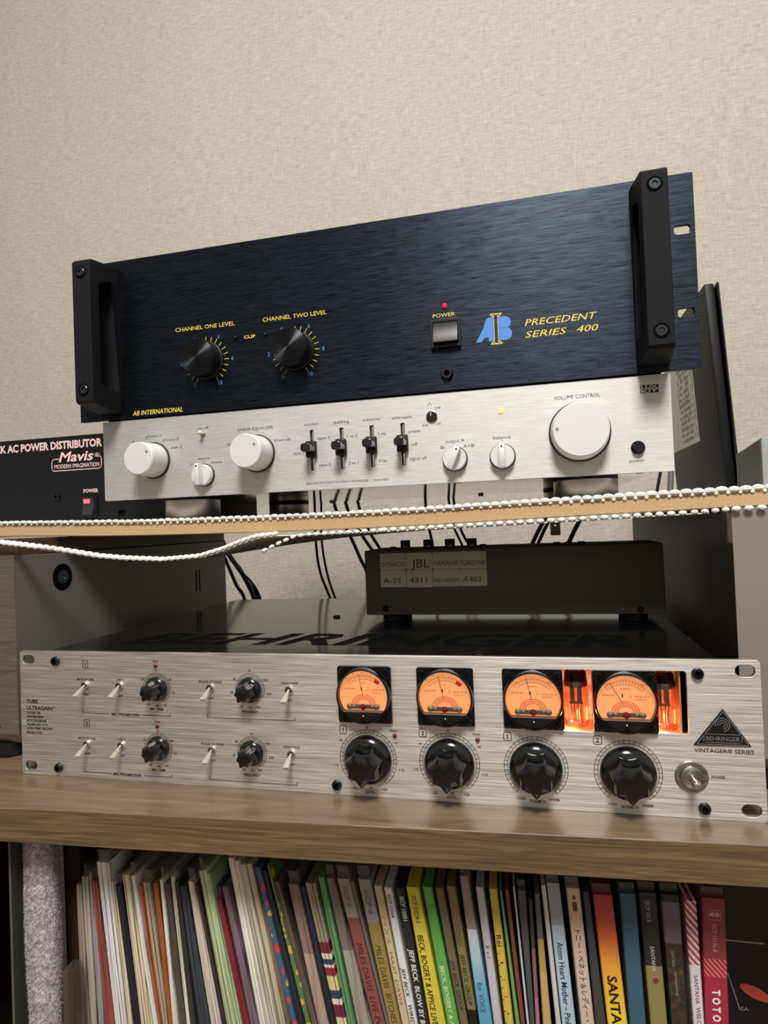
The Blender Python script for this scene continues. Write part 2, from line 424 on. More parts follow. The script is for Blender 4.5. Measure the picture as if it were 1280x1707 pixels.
# printed lettering
g = G(); Y0 = -0.06
def T(s, x0, x1, z, h, **kw): g.text(s, x0, x1, z, h, Y0, **kw)
T('TUBE', 4.8, 14.9, 50.9, 2.9, bold=0.03); T('ULTRAGAIN', 4.8, 26.6, 46.2, 2.9, bold=0.03); T('®', 27.2, 28.8, 47.6, 1.6)
for i, (s_, x1) in enumerate((('VACUUM TUBE', 16.6), ('HIGH-PRECISION', 18.8), ('MICROPHONE/LINE', 21.6), ('PREAMPLIFIER WITH', 22.8), ('ULTRA-TUBE® CIRCUITRY', 26.9), ('MODEL T1953', 17.4))):
    T(s_, 4.8, x1, 43.4 - i * 2.83, 1.75, bold=0.03)
for z in (0, -41.15):
    n_ = '1' if z == 0 else '2'
    pts = rr(52.9, 57.3, 77.0 + z, 81.9 + z, 1.0); g.strip(pts + pts[:1], 0.4, Y0); T(n_, 55.1, 1.1, 78.0 + z, 2.8, bold=0.02, align='mid')
    T('MICROPHONE', 48.1, 61.7, 68.2 + z, 1.5, bold=0.02); T('LINE', 52.7, 57.2, 57.6 + z, 1.5, bold=0.02)
    T('+48 V', 80.0, 86.0, 68.4 + z, 1.5, bold=0.02); T('OFF', 81.2, 84.8, 57.4 + z, 1.5, bold=0.02)
    T('PEAK', 108.8, 113.6, 81.6 + z, 1.4, bold=0.02)
    T('MIC TRIM', 106.0, 116.0, 48.9 + z, 1.8, bold=0.025); T('dB', 110.0, 112.6, 51.6 + z, 1.5, bold=0.02)
    T('35', 110.2, 112.4, 75.4 + z, 1.4, bold=0.02); T('25', 99.5, 101.8, 69.3 + z, 1.4, bold=0.02); T('45', 120.4, 122.8, 69.3 + z, 1.4, bold=0.02)
    T('15', 98.3, 100.2, 60.6 + z, 1.4, bold=0.02); T('52', 123.0, 125.2, 60.8 + z, 1.4, bold=0.02); T('10', 104.0, 106.0, 52.2 + z, 1.4, bold=0.02); T('60', 116.4, 118.6, 52.4 + z, 1.4, bold=0.02)
    T('MIC PREAMPLIFIER', 75.4, 97.6, 44.4 + z, 1.8, bold=0.025)
    g.strip([(52.3, 47.2 + z), (52.3, 45.4 + z), (73.6, 45.4 + z)], 0.35, Y0); g.strip([(99.4, 45.4 + z), (121.0, 45.4 + z), (121.0, 47.2 + z)], 0.35, Y0)
    T('PHASE REVERSE', 143.6, 160.3, 68.4 + z, 1.6, bold=0.02); T('OFF', 150.4, 154.0, 57.6 + z, 1.4, bold=0.02)
    T('HIGH PASS', 202.6, 214.0, 68.9 + z, 1.6, bold=0.02); T('OFF', 206.4, 210.0, 57.8 + z, 1.4, bold=0.02)
    T('FREQUENCY', 174.3, 186.0, 49.4 + z, 1.8, bold=0.025); T('Hz', 179.2, 181.6, 52.6 + z, 1.4, bold=0.02)
    T('75', 179.4, 181.6, 76.4 + z, 1.5, bold=0.02); T('40', 168.4, 170.6, 70.9 + z, 1.5, bold=0.02); T('150', 190.0, 193.4, 70.5 + z, 1.5, bold=0.02)
    T('20', 166.4, 168.6, 62.0 + z, 1.5, bold=0.02); T('250', 192.2, 195.8, 61.6 + z, 1.5, bold=0.02); T('10', 173.2, 175.2, 53.0 + z, 1.5, bold=0.02); T('350', 184.0, 187.4, 52.8 + z, 1.5, bold=0.02)
    g.strip([(149.0, 47.6 + z), (149.0, 45.6 + z), (211.2, 45.6 + z), (211.2, 47.6 + z)], 0.35, Y0)
    for cx, cz in ((111.3, 63.9 + z), (180.4, 64.8 + z)):
        for r0, r1 in ((10.25, 10.5), (8.9, 9.15)): g.arc(cx, cz, r0, r1, -60, 240, Y0)
        g.ticks(cx, cz, 8.9, 10.5, [-60 + 10 * i for i in range(31)], 0.22, Y0)
for cx, n_ in ((259.2, '1'), (310.2, '2'), (361.2, '1'), (412.1, '2')):
    cz = 23.4
    pts = rr(cx - 17.9, cx - 13.5, cz + 15.4, cz + 20.2, 1.0); g.strip(pts + pts[:1], 0.4, Y0); T(n_, cx - 15.7, 1.1, cz + 16.4, 2.8, bold=0.02, align='mid')
    for r0, r1 in ((18.1, 18.4), (16.5, 16.75), (15.9, 16.1)): g.arc(cx, cz, r0, r1, -52, 232, Y0, 72)
    g.ticks(cx, cz, 16.5, 18.4, [-52 + 284 / 31 * i for i in range(32)], 0.28, Y0)
    if cx < 320:
        T('0', cx - 0.7, cx + 0.7, cz + 19.0, 1.5, bold=0.02); T('-6', cx - 18.8, cx - 16.6, cz + 10.6, 1.4, bold=0.02); T('+6', cx + 16.9, cx + 19.3, cz + 10.2, 1.4, bold=0.02)
        T('-12', cx - 22.6, cx - 19.4, cz - 5.4, 1.5, bold=0.02); T('+12', cx + 19.2, cx + 22.8, cz - 6.2, 1.5, bold=0.02)
        T('-20', cx - 11.4, cx - 7.8, cz - 19.0, 1.6, bold=0.02); T('+20', cx + 8.0, cx + 11.6, cz - 18.9, 1.6, bold=0.02)
        T('dB', cx - 0.4, cx + 2.4, cz - 18.4, 1.5, bold=0.02); T('LEVEL', cx - 2.4, cx + 3.8, cz - 21.0, 1.8, bold=0.025); T('PEAK', cx + 14.8, cx + 19.6, cz + 17.6, 1.4, bold=0.02)
    else:
        T('COLD', cx - 11.4, cx - 6.6, cz - 18.8, 1.6, bold=0.02); T('WARM', cx + 6.6, cx + 12.6, cz - 18.6, 1.6, bold=0.02); T('WARMTH', cx - 4.6, cx + 4.9, cz - 20.2, 1.8, bold=0.025)
T('VINTAGER® SERIES', 447.2, 477.4, 36.9, 2.3, bold=0.012); T('POWER', 455.6, 462.6, 22.7, 1.7, bold=0.025)
g.build('lettering', INK, tp, recalc=False)

NICKEL = plain('satin_nickel', (238, 230, 214), 0.32, 0.7)
# toggle switches
for i, (x, z) in enumerate(((54.8, 64.9), (82.6, 65.1), (55.2, 23.9), (82.7, 24.2), (151.9, 65.4), (208.1, 65.3), (151.7, 24.2), (208.1, 24.3))):
    o = G().lathe((x, 0, z), [(2.7, 0), (2.7, 1.4), (2.3, 1.9), (1.7, 1.9), (1.5, 0.7)], seg=24).build('toggle_switch', CHROME, tp)
    a = Vector((x, -0.5, z)); b = Vector((x, -10.3, z - 5.5)); d = (b - a).normalized(); up = d.cross(Vector((1, 0, 0))).normalized()
    vs = []
    for t, w, h in ((0, 0.75, 0.75), (0.25, 0.85, 0.75), (0.6, 1.45, 0.85), (0.95, 1.95, 0.95), (1.0, 1.8, 0.8)):
        p = a.lerp(b, t); vs += [p + Vector((sx * w, 0, 0)) + up * sz * h for sx, sz in ((-1, -1), (1, -1), (1, 1), (-1, 1))]
    fs = [(3, 2, 1, 0), (16, 17, 18, 19)] + [(k * 4 + j, k * 4 + (j + 1) % 4, k * 4 + 4 + (j + 1) % 4, k * 4 + 4 + j) for k in range(4) for j in range(4)]
    gg = G(); gg.raw(vs, fs); gg.build('lever', NICKEL, o)
    G().lathe((x, -0.75, z), [(1.45, 0), (1.45, 0.05)], seg=16).build('bushing_hole', HOLE, o)

def lobes(n, th, depth, point):
    def f(t, h):
        q = 1.0 - depth * abs(math.sin(n * (t - th) / 2)); d = abs((t - th + PI) % (2 * PI) - PI)
        return q + max(0, point * (1 - d / 0.42))
    return f
for cx, cz, th in ((111.3, 63.8, R(-118)), (111.3, 23.6, R(-112)), (180.4, 64.8, R(-122)), (180.3, 23.6, R(-118))):
    o = G().lathe((cx, 0, cz), [(8.3, 0.2), (8.3, 1.6), (7.6, 2.8), (6.4, 3.4), (6.0, 3.6)], seg=48).build('trim_knob', KNOBBLACK, tp)
    G().lathe((cx, -3.4, cz), [(6.4, 0), (6.3, 1.2), (5.8, 7.6), (5.2, 8.6), (4.2, 9.0)], seg=112, fn=lobes(7, th, 0.17, 0.2)).build('fluted_grip', KNOBBLACK, o)
for cx, th in ((259.2, R(-92)), (310.2, R(-90)), (361.2, R(-90)), (412.1, R(-90))):
    cz = 23.4
    o = G().lathe((cx, 0, cz), [(15.2, 0.2), (15.2, 1.6), (14.4, 3.2), (12.6, 4.6), (11.9, 5.0)], seg=64).build('level_knob', KNOBBLACK, tp)
    G().lathe((cx, -4.9, cz), [(11.6, 0), (11.9, 0.8), (11.6, 2.0), (10.9, 9.6), (10.2, 11.2), (8.6, 12.0)], seg=140, fn=lobes(7, th, 0.17, 0.13)).build('fluted_grip', KNOBBLACK, o)
for x, z in ((111.1, 79.4), (111.1, 38.4), (276.9, 38.9), (327.9, 38.6)):
    G().ball((x, -0.4, z), 1.35, 14).build('peak_light', LEDOFF, tp)

# amber meters
DIAL = Mat('amber_lit_dial', (240, 160, 100), 0.6).emit((253, 160, 98), 0.86).m
DIALINK = plain('brown_scale_print', (92, 40, 12), 0.7)
DIALRED = Mat('red_scale_zone', (205, 40, 36), 0.6).emit((226, 52, 42), 0.45).m
COIL = Mat('copper_red_coil', (224, 140, 96), 0.35, 0.1).emit((240, 130, 80), 0.25).m
LENS = clear('meter_lens', (255, 255, 255), 0.05)
REDGEM = plain('red_pivot_jewel', (132, 20, 26), 0.15)
for k, (mx, needle, warm) in enumerate(((258.9, 99, 0), (309.6, 103, 0), (361.2, 102, 1), (412.0, 119, 1))):
    mz = 64.2
    o = G(); holes_ = []
    o.plate(rr(mx - 17.3, mx + 17.3, mz - 17.6, mz + 17.6, 1.6), [], -2.6, 0, 0.4)
    m = o.build('meter', GLOSSBLACK, tp)
    G().lathe((mx, -2.5, mz), [(17.2, 0), (17.2, 3.6), (16.7, 4.8), (15.9, 5.0), (15.7, 4.4), (15.6, 0.6)], seg=64).build('barrel', GLOSSBLACK, m)
    for sx in (-1, 1):
        for sz in (-1, 1): G().lathe((mx + sx * 14.3, -2.5, mz + sz * 14.6), [(1.9, 0), (1.9, 0.9), (1.5, 1.3), (0.8, 1.3), (0.7, 0.4)], seg=18).build('corner_screw', GLOSSBLACK, m)
    yd = -3.3
    G().lathe((mx, yd, mz), [(15.6, 0), (15.6, 0.15)], seg=56).build('dial', DIAL, m)
    g = G(); yp = yd - 0.25; az = mz - 3.6
    g.arc(mx, az, 15.75, 15.9, 48, 132, yp); g.arc(mx, az, 13.45, 13.6, 48, 132, yp)
    g.ticks(mx, az, 13.5, 15.9, [48 + 84 / 13 * i for i in range(14)], 0.16, yp)
    if warm:
        g.text('COLD', mx - 11.6, mx - 8.8, mz + 9.6, 0.9, yp); g.text('WARM', mx + 8.6, mx + 11.6, mz + 9.6, 0.9, yp); g.text('WARMTH', mx - 2.6, mx + 2.8, mz + 7.2, 0.9, yp)
    else:
        for s_, a in (('20', 128), ('10', 112), ('5', 92), ('0', 74), ('3', 56)): g.text(s_, mx + 17.6 * math.cos(R(a)), 0.9, az + 17.0 * math.sin(R(a)), 1.1, yp, align='mid')
        g.text('VU', mx - 0.9, mx + 0.9, mz + 7.0, 1.1, yp)
    g.text('BEHRINGER', mx - 12.2, mx - 5.4, mz + 3.4, 0.95, yp); g.text('MODEL SD-46', mx + 5.2, mx + 13.0, mz + 2.9, 0.9, yp); g.text('CLASS 2.5', mx + 5.2, mx + 11.2, mz + 1.3, 0.9, yp)
    g.strip([(mx + 2.0, mz + 3.1), (mx + 3.6, mz + 3.1)], 0.16, yp); g.strip([(mx + 2.8, mz + 3.1), (mx + 2.8, mz + 4.8)], 0.16, yp)
    g.box(mx - 1.8, mx - 1.0, yp - 0.02, yp, mz + 2.8, mz + 4.8)
    g.build('scale_print', DIALINK, m, recalc=False)
    if not warm: G().arc(mx, az, 13.6, 15.75, 48, 61, yp - 0.03, 10).build('red_zone', DIALRED, m, recalc=False)
    G().strip([(mx + 2.5 * math.cos(R(needle)), az + 3 * math.sin(R(needle))), (mx + 16.6 * math.cos(R(needle)), az + 16.6 * math.sin(R(needle)))], 0.3, yd - 0.9).build('needle', INK, m, recalc=False)
    g = G()
    for r_ in (7.4, 6.0, 4.6):
        g.tube([(mx + r_ * math.cos(R(a)), yd - 1.1, mz - 5.6 + r_ * math.sin(R(a)) * 0.85) for a in range(0, 181, 15)], 0.3, 6, False)
    g.build('coil', COIL, m)
    g = G(); g.box(mx - 9.6, mx + 9.6, yd - 2.6, yd - 1.6, mz - 7.9, mz - 5.1, 0.3, 1)
    for sx in (-1, 1):
        g.ball((mx + sx * 8.6, yd - 2.6, mz - 6.4), (1.9, 0.9, 1.9), 12); g.ball((mx + sx * 5.6, yd - 2.6, mz - 6.4), (1.1, 0.7, 1.1), 10)
    g.build('movement_bridge', CHROME, m)
    G().ball((mx, yd - 2.6, mz - 6.6), (1.9, 1.0, 1.9), 14).build('pivot_jewel', REDGEM, m)
    pts = [(mx + 15.6 * math.cos(t), mz + 15.6 * math.sin(t)) for t in [R(-144 + 108 * i / 24) for i in range(25)]]
    G().plate(pts, [], -7.0, yd - 0.3, 0.15).build('lower_mask', BLACK, m)
    G().box(mx - 12.4, mx + 12.4, -7.35, -6.7, mz - 9.5, mz - 8.9).build('mask_edge', plain('grey_edge', (120, 104, 92), 0.3), m)
    sc_ = G().lathe((mx, -7.0, mz - 13.2), [(1.9, 0), (1.9, 0.7), (1.5, 1.0)], seg=20).build('zero_screw', GLOSSBLACK, m)
    G().plate(rr(mx - 15.5, mx + 15.5, mz - 15.4, mz + 15.4, 15.2, 10), [], -6.75, -6.6, 0.02).build('lens', LENS, m)

# lit tube windows beside the two warmth meters
GLOWBACK = Mat('amber_lit_back', (236, 120, 56), 0.6); _n = GLOWBACK.noise((1, 1, 1), 160, 4.0, 0.7)
_c = GLOWBACK.ramp(_n, [(0.35, (214, 106, 58)), (0.52, (250, 164, 108)), (0.68, (255, 228, 200))])
GLOWBACK.color(_c); GLOWBACK.link(_c, GLOWBACK.b.inputs['Emission Color']); GLOWBACK.b.inputs['Emission Strength'].default_value = 0.75; GLOWBACK = GLOWBACK.m
AMBERWALL = plain('amber_reflector', (232, 150, 100), 0.35, 0.4)
TUBEGLASS = clear('tube_glass', (255, 214, 176), 0.03, 0.04, 0.10)
ANODE = plain('tube_plates', (92, 58, 40), 0.35, 0.8)
for x0, x1 in ((377.2, 396.0), (428.5, 441.6)):
    g = G(); g.box(x0 - 6, x0 - 5, 3.1, 30, 44, 83); g.box(x1, x1 + 0.8, 3.1, 30, 44, 83); g.box(x0 - 6, x1 + 1, 3.1, 30, 82, 83); g.box(x0 - 6, x1 + 1, 3.1, 30, 44, 45)
    o = g.build('tube_chamber', AMBERWALL, tp)
    G().box(x0 - 6, x1 + 0.5, 26, 27, 45, 82).build('glow_panel', GLOWBACK, o)
    cx = (x0 + x1) / 2 - 0.4
    g = G().lathe((cx, 14, 46), [(6.8, 0), (7.2, 2), (7.2, 24), (6.2, 29), (3.2, 32), (1.0, 34)], 'Z', 28); g.build('tube_glass', TUBEGLASS, o)
    g = G(); g.box(cx - 4, cx + 4, 12.8, 15.2, 58, 59); g.box(cx - 3.4, cx - 0.8, 12.4, 15.6, 59.5, 68, 0.3, 1); g.box(cx + 0.8, cx + 3.4, 12.4, 15.6, 59.5, 68, 0.3, 1); g.box(cx - 4, cx + 4, 12.8, 15.2, 68.6, 69.6)
    for dx in (-3.2, -1.2, 1.2, 3.2): g.tube([(cx + dx, 14, 46.5), (cx + dx * 0.8, 13.5, 52), (cx + dx, 14, 58)], 0.3, 6)
    g.build('tube_plate', ANODE, o)
    G().lathe((cx, 14, 69), [(6.6, 0), (6.9, 1.2), (6.4, 8), (5.0, 9.5)], 'Z', 24).build('getter_flash', plain('getter_mirror', (70, 46, 34), 0.15, 1.0), o)
    l2 = bpy.data.lights.new('tube_led', 'POINT'); l2.energy = 0.014; l2.color = (1.0, 0.66, 0.40); l2.shadow_soft_size = 0.003
    o2 = bpy.data.objects.new('tube_led', l2); COL.objects.link(o2); o2.location = Vector(((x0 + x1) / 2 - 4, 8, 48.5)) * K

# badge and power toggle
tri = [(462.6, 61.3), (447.0, 40.9), (476.0, 41.3)]
b_ = G().plate(tri, [], -0.9, 0, 0.3).build('badge', BLACK, tp)
g = G(); g.strip([(462.6, 60.0), (448.6, 41.7), (474.7, 41.9), (462.6, 60.0)], 0.35, -0.95)
pts = rr(452.4, 471.4, 42.8, 47.4, 0.4); g.strip(pts + pts[:1], 0.3, -0.95); g.text('BEHRINGER', 453.4, 470.4, 43.8, 2.5, -0.95)
for r_ in (3.8, 2.6, 1.4): g.arc(462.0, 52.6, r_ - 0.35, r_, -80, 190, -0.95, 20)
g.build('lettering', plain('grey_print', (120, 118, 112), 0.4), b_, recalc=False)
o = G().lathe((445.3, 0, 23.3), [(8.7, 0), (8.7, 0.6), (8.3, 1.0), (6.2, 1.0), (6.0, 2.0), (5.2, 2.4)], seg=40).build('power_switch', brushed('washer_metal', (120, 118, 110), (180, 176, 166), 0.25, 0.4), tp)
G().tube([(445.3, -1.5, 23.3), (445.3, -6, 23.3), (445.2, -11, 23.4)], [1.7, 2.0, 2.4], 14).ball((445.2, -11.4, 23.4), 2.5, 16).build('lever', CHROME, o)

# ------------------------------------------------------------------ the silver stereo preamplifier on the board
LX, LY, LZ = 16.85, 75.97, 198.27
lw_, lh_ = 442.8, 66.19
sp_ = root('stereo_preamplifier', (238, 76, 181), 'slim satin silver preamplifier with white round knobs, raised on shiny metal feet', 'preamplifier')
X_ = lambda x: LX + x
Z_ = lambda z: LZ + z
slz = [rr(X_(x) - 1.5, X_(x) + 1.5, Z_(14.9), Z_(46.3), 0.3, 2) for x in (185.3, 209.3, 233.1, 256.9)]
G().plate(rr(X_(0), X_(lw_), Z_(0), Z_(lh_), 0.5, 3), slz, LY, LY + 4, 0.2).build('front_panel', LUXSILVER, sp_)
G().box(X_(9), X_(lw_ - 9), LY + 4.05, LY + 280, Z_(3), Z_(66.2), 1, 1).build('case', BLACK, sp_)
G().box(X_(9.5), X_(lw_ - 9.5), LY + 4.05, LY + 279, Z_(1.6), Z_(2.98)).build('bottom_plate', plain('bright_bottom_plate', (206, 204, 198), 0.07, 1.0), sp_)
for x in (39, 102, 172, 296, 380, 422):
    G().lathe((X_(x), LY + 9, Z_(0.0)), [(2.6, 0), (2.6, 1.6)], 'Z', 14).build('bottom_screw', STEELDARK, sp_)
for x in (60, 110, 290, 402):
    G().lathe((X_(x), LY + 272, Z_(-0.5)), [(3.0, 0), (3.0, 2.1)], 'Z', 14).build('bottom_screw', STEELDARK, sp_)
FOOTMETAL = Mat('turned_steel', (190, 180, 166), 0.36, 1.0); FOOTMETAL = FOOTMETAL.m
for x, y, zb in ((73, 120, 180.39), (405, 120, 182.82), (80, 325, 180.3), (400, 325, 182.72)):
    o = G().lathe((x, y, zb), [(23.0, 0), (23.4, 0.6), (23.4, 197.2 - zb), (22.8, 197.8 - zb)], 'Z', 56).build('foot', FOOTMETAL, sp_)
    G().lathe((x, y, 197.8), [(23.6, 0), (23.6, 2.05)], 'Z', 56).build('foot_pad', RUBBER, o)

g = G(); Y0 = LY - 0.06; LET = {k: G() for k in ('source', 'equalizer', 'switch', 'trim', 'output', 'balance', 'volume', 'power')}
def T(s, x0, x1, z, h, **kw): LET['source' if x0 < 110 else 'equalizer' if x0 < 169 else 'trim' if 271 < x0 < 283 and (z > 42) else 'switch' if x0 < 284 else 'output' if x0 < 320 else 'balance' if x0 < 345 else 'volume' if x0 < 410 else 'power'].text(s, X_(x0), X_(x1), Z_(z), h, Y0, **kw)
T('Tuner', 28.0, 36.2, 46.3, 2.5); T('phono-1', 40.4, 54.2, 50.3, 2.5); T('phono-2', 56.4, 70.6, 46.3, 2.5); T('aux-2', 63.4, 73.6, 39.8, 2.5)
T('rec off', 88.1, 97.8, 53.6, 2.4); T('rev', 80.8, 86.3, 25.0, 2.5); T('stereo', 87.9, 98.0, 29.2, 2.5); T('mono', 99.5, 108.8, 25.4, 2.5)
T('LINEAR EQUALIZER', 123.4, 153.6, 49.8, 2.5); T('up', 113.6, 117.4, 39.2, 2.5); T('down tilt', 153.8, 167.8, 39.3, 2.5)
T('monitor', 179.6, 191.2, 49.7, 2.5); T('dubbing', 203.2, 215.6, 49.7, 2.5); T('subsonic', 226.4, 240.2, 49.8, 2.5); T('attenuate', 249.2, 264.3, 49.6, 2.5)
T('tape-1', 189.6, 199.4, 38.5, 2.4); T('tape-2', 190.2, 199.8, 17.8, 2.4); T('source', 170.0, 178.6, 28.0, 2.4); T('1 to 2', 213.8, 221.7, 38.5, 2.4); T('2 to 1', 214.2, 221.9, 17.8, 2.4)
T('7 Hz', 237.9, 244.0, 38.4, 2.4); T('4 Hz', 238.0, 244.0, 18.0, 2.4); T('preset', 261.4, 270.2, 38.6, 2.4); T('off', 263.4, 267.6, 28.9, 2.4); T('signal off', 261.6, 274.2, 18.2, 2.4)
T('REALTIME PROCESSED DC STEREO PREAMPLIFIER', 179.6, 229.2, 4.3, 1.7); T('model A2012', 233.4, 245.2, 4.4, 1.8)
T('output A', 288.6, 302.4, 29.2, 2.5); T('B', 285.0, 287.2, 25.0, 2.4); T('A+B', 301.4, 309.4, 25.0, 2.4); T('balance', 323.2, 335.4, 29.4, 2.5)
T('VOLUME CONTROL', 366.4, 397.2, 54.2, 2.7); T('power', 414.4, 424.0, 7.2, 2.6); T('40dB', 271.8, 276.4, 42.7, 1.5); T('1dB', 281.8, 285.6, 43.2, 1.5); T('15dB', 281.2, 286.0, 55.0, 1.5)
g.strip([(X_(329.3), Z_(26.6)), (X_(329.3), Z_(28.6))], 0.2, Y0); g.strip([(X_(276.4), Z_(57.4)), (X_(278.0), Z_(59.6))], 0.25, Y0); g.strip([(X_(278.0), Z_(59.6)), (X_(279.6), Z_(57.4))], 0.25, Y0)
for cx, cz, r_, aa in ((47.4, 31.2, 17.6, (35, 62, 90, 120, 150)), (139.8, 31, 17.4, (-60, -20, 20, 48, 70, 90, 110, 160)), (92.9, 16.7, 11.4, (55, 90, 125)), (295.2, 17.4, 11.2, (50, 90, 130))):
    for a in aa: g.arc(X_(cx + r_ * math.cos(R(a))), Z_(cz + r_ * math.sin(R(a))), 0, 0.3, 0, 360, Y0, 8)
# the maker's block mark: two rows of knocked-out letters
lo_g = G()
for z in (54.0, 57.0): lo_g.box(X_(423.4), X_(435.0), Y0 + 0.0, Y0 + 0.05, Z_(z), Z_(z + 2.5))
g.build('dial_dot', INK, sp_, recalc=False)
for k in LET: LET[k].build(k + '_lettering', INK, sp_, recalc=False)
lm = lo_g.build('maker_mark', INK, sp_)
g = G(); g.text('LUX', X_(424.0), X_(434.4), Z_(57.3), 1.9, Y0 - 0.05, bold=0.03); g.text('KIT', X_(424.0), X_(434.4), Z_(54.3), 1.9, Y0 - 0.05, bold=0.03)
g.build('mark_letter', LUXSILVER, lm, recalc=False)

def round_knob(name, x, z, r0, r1, h, dot, parent):
    c = (X_(x), LY, Z_(z))
    o = G().lathe(c, [(r0 + 0.2, 0.1), (r0 + 0.2, 1.4), (r0 - 0.6, 1.6), (r0 - 0.9, 1.2)], seg=64).build(name, BLACK, parent)
    G().lathe(c, [(r0 - 0.7, 1.2), (r1 + 0.5, h - 3.2), (r1 + 0.25, h - 2.9), (r1 + 0.5, h - 2.6), (r1 + 0.3, h - 0.5), (r1 - 0.3, h)], seg=72).build('knob_cap', KNOBSILVER, o)
    dx, dz = dot
    G().lathe((c[0] + dx, LY - h - 0.02, c[2] + dz), [(1.25, 0), (1.25, 0.06)], seg=20).build('index_dot', plain('index_recess', (150, 148, 142), 0.5, 0.3), o)
    return o
round_knob('selector_knob', 47.4, 31.2, 14.8, 12.7, 21.5, (7.8, 4.6), sp_)
round_knob('equalizer_knob', 139.8, 31.0, 14.6, 12.6, 22.5, (7.6, 4.4), sp_)
round_knob('volume_knob', 382.6, 30.6, 20.6, 18.3, 15.0, (-15.6, 0.9), sp_)

def bar_knob(name, x, z, ang, parent):
    c = (X_(x), LY, Z_(z))
    o = G().lathe(c, [(9.2, 0.1), (9.2, 1.2), (8.8, 1.5)], seg=48).build(name, BLACK, parent)
    G().lathe(c, [(8.6, 1.3), (8.4, 5.5), (8.1, 6.0)], seg=48).build('knob_base', KNOBSILVER, o)
    g_ = G().box(-2.1, 2.1, -13, -5.8, -8.3, 8.3, 0.35, 2)
    ca, sa = math.cos(R(ang)), math.sin(R(ang))
    g_.move(lambda v: (c[0] + v.x * ca - v.z * sa, LY + v.y, c[2] + v.x * sa + v.z * ca)).build('grip_bar', KNOBSILVER, o)
    G().lathe((c[0] - 6.2 * sa, LY - 13.0, c[2] + 6.2 * ca), [(0.75, 0), (0.75, 0.06)], seg=14).build('index_dot', INK, o)
bar_knob('mode_knob', 92.9, 16.7, 0, sp_); bar_knob('output_knob', 295.2, 17.2, -24, sp_); bar_knob('balance_knob', 329.3, 16.7, 0, sp_)
for x, zc in ((185.3, 31.2), (209.3, 31.2), (233.1, 31.4), (256.9, 31.0)):
    o = G().box(X_(x) - 0.6, X_(x) + 0.6, LY + 2.6, LY + 3.4, Z_(15.5), Z_(45.7)).build('slide_switch', CHROME, sp_)
    G().box(X_(x) - 4.2, X_(x) + 4.2, LY - 4.4, LY - 0.2, Z_(zc - 6.3), Z_(zc + 6.3), 1.1, 3).build('slider_base', BLACK, o)
    g_ = G().plate(rr(X_(x) - 3.7, X_(x) + 3.7, Z_(zc - 3.2), Z_(zc + 3.2), 2.4, 5), [], LY - 16, LY - 4.3, 0.5); g_.build('slider_lever', KNOBBLACK, o)
o = G().lathe((X_(92.9), LY, Z_(50.2)), [(2.4, 0), (2.4, 0.8), (1.9, 1.0), (1.4, 1.0)], seg=20).build('record_toggle', CHROME, sp_)
G().tube([(X_(92.9), LY - 0.6, Z_(50.2)), (X_(92.9), LY - 5, Z_(50.4))], [1.3, 1.6], 12).ball((X_(92.9), LY - 5.2, Z_(50.4)), 1.65, 12).build('lever', KNOBSILVER, o)
o = G().lathe((X_(279.3), LY, Z_(49.3)), [(4.4, 0), (4.4, 0.7), (3.8, 1.0), (3.6, 0.9)], seg=28).build('trim_pot', CHROME, sp_)
G().lathe((X_(279.3), LY - 0.9, Z_(49.3)), [(3.5, 0), (3.5, 0.8), (3.1, 1.2)], seg=24).build('pot_slot', KNOBBLACK, o)
G().box(X_(278.6), X_(279.1), LY - 2.2, LY - 1.9, Z_(49.6), Z_(52.2)).build('pot_index', WHITEINK, o)
G().lathe((X_(329.3), LY, Z_(49.5)), [(1.9, 0), (1.9, 0.5), (1.3, 1.0)], seg=20).build('pilot_light', AMBERLED, sp_)
o = G().lathe((X_(420.2), LY, Z_(17.2)), [(4.6, 0), (4.6, 0.7), (4.1, 1.1), (3.9, 0.9)], seg=32).build('power_button', BLACK, sp_)
G().lathe((X_(420.2), LY - 0.8, Z_(17.2)), [(3.8, 0), (3.8, 2.6), (3.3, 3.0)], seg=28).build('button_cap', GLOSSBLACK, o)

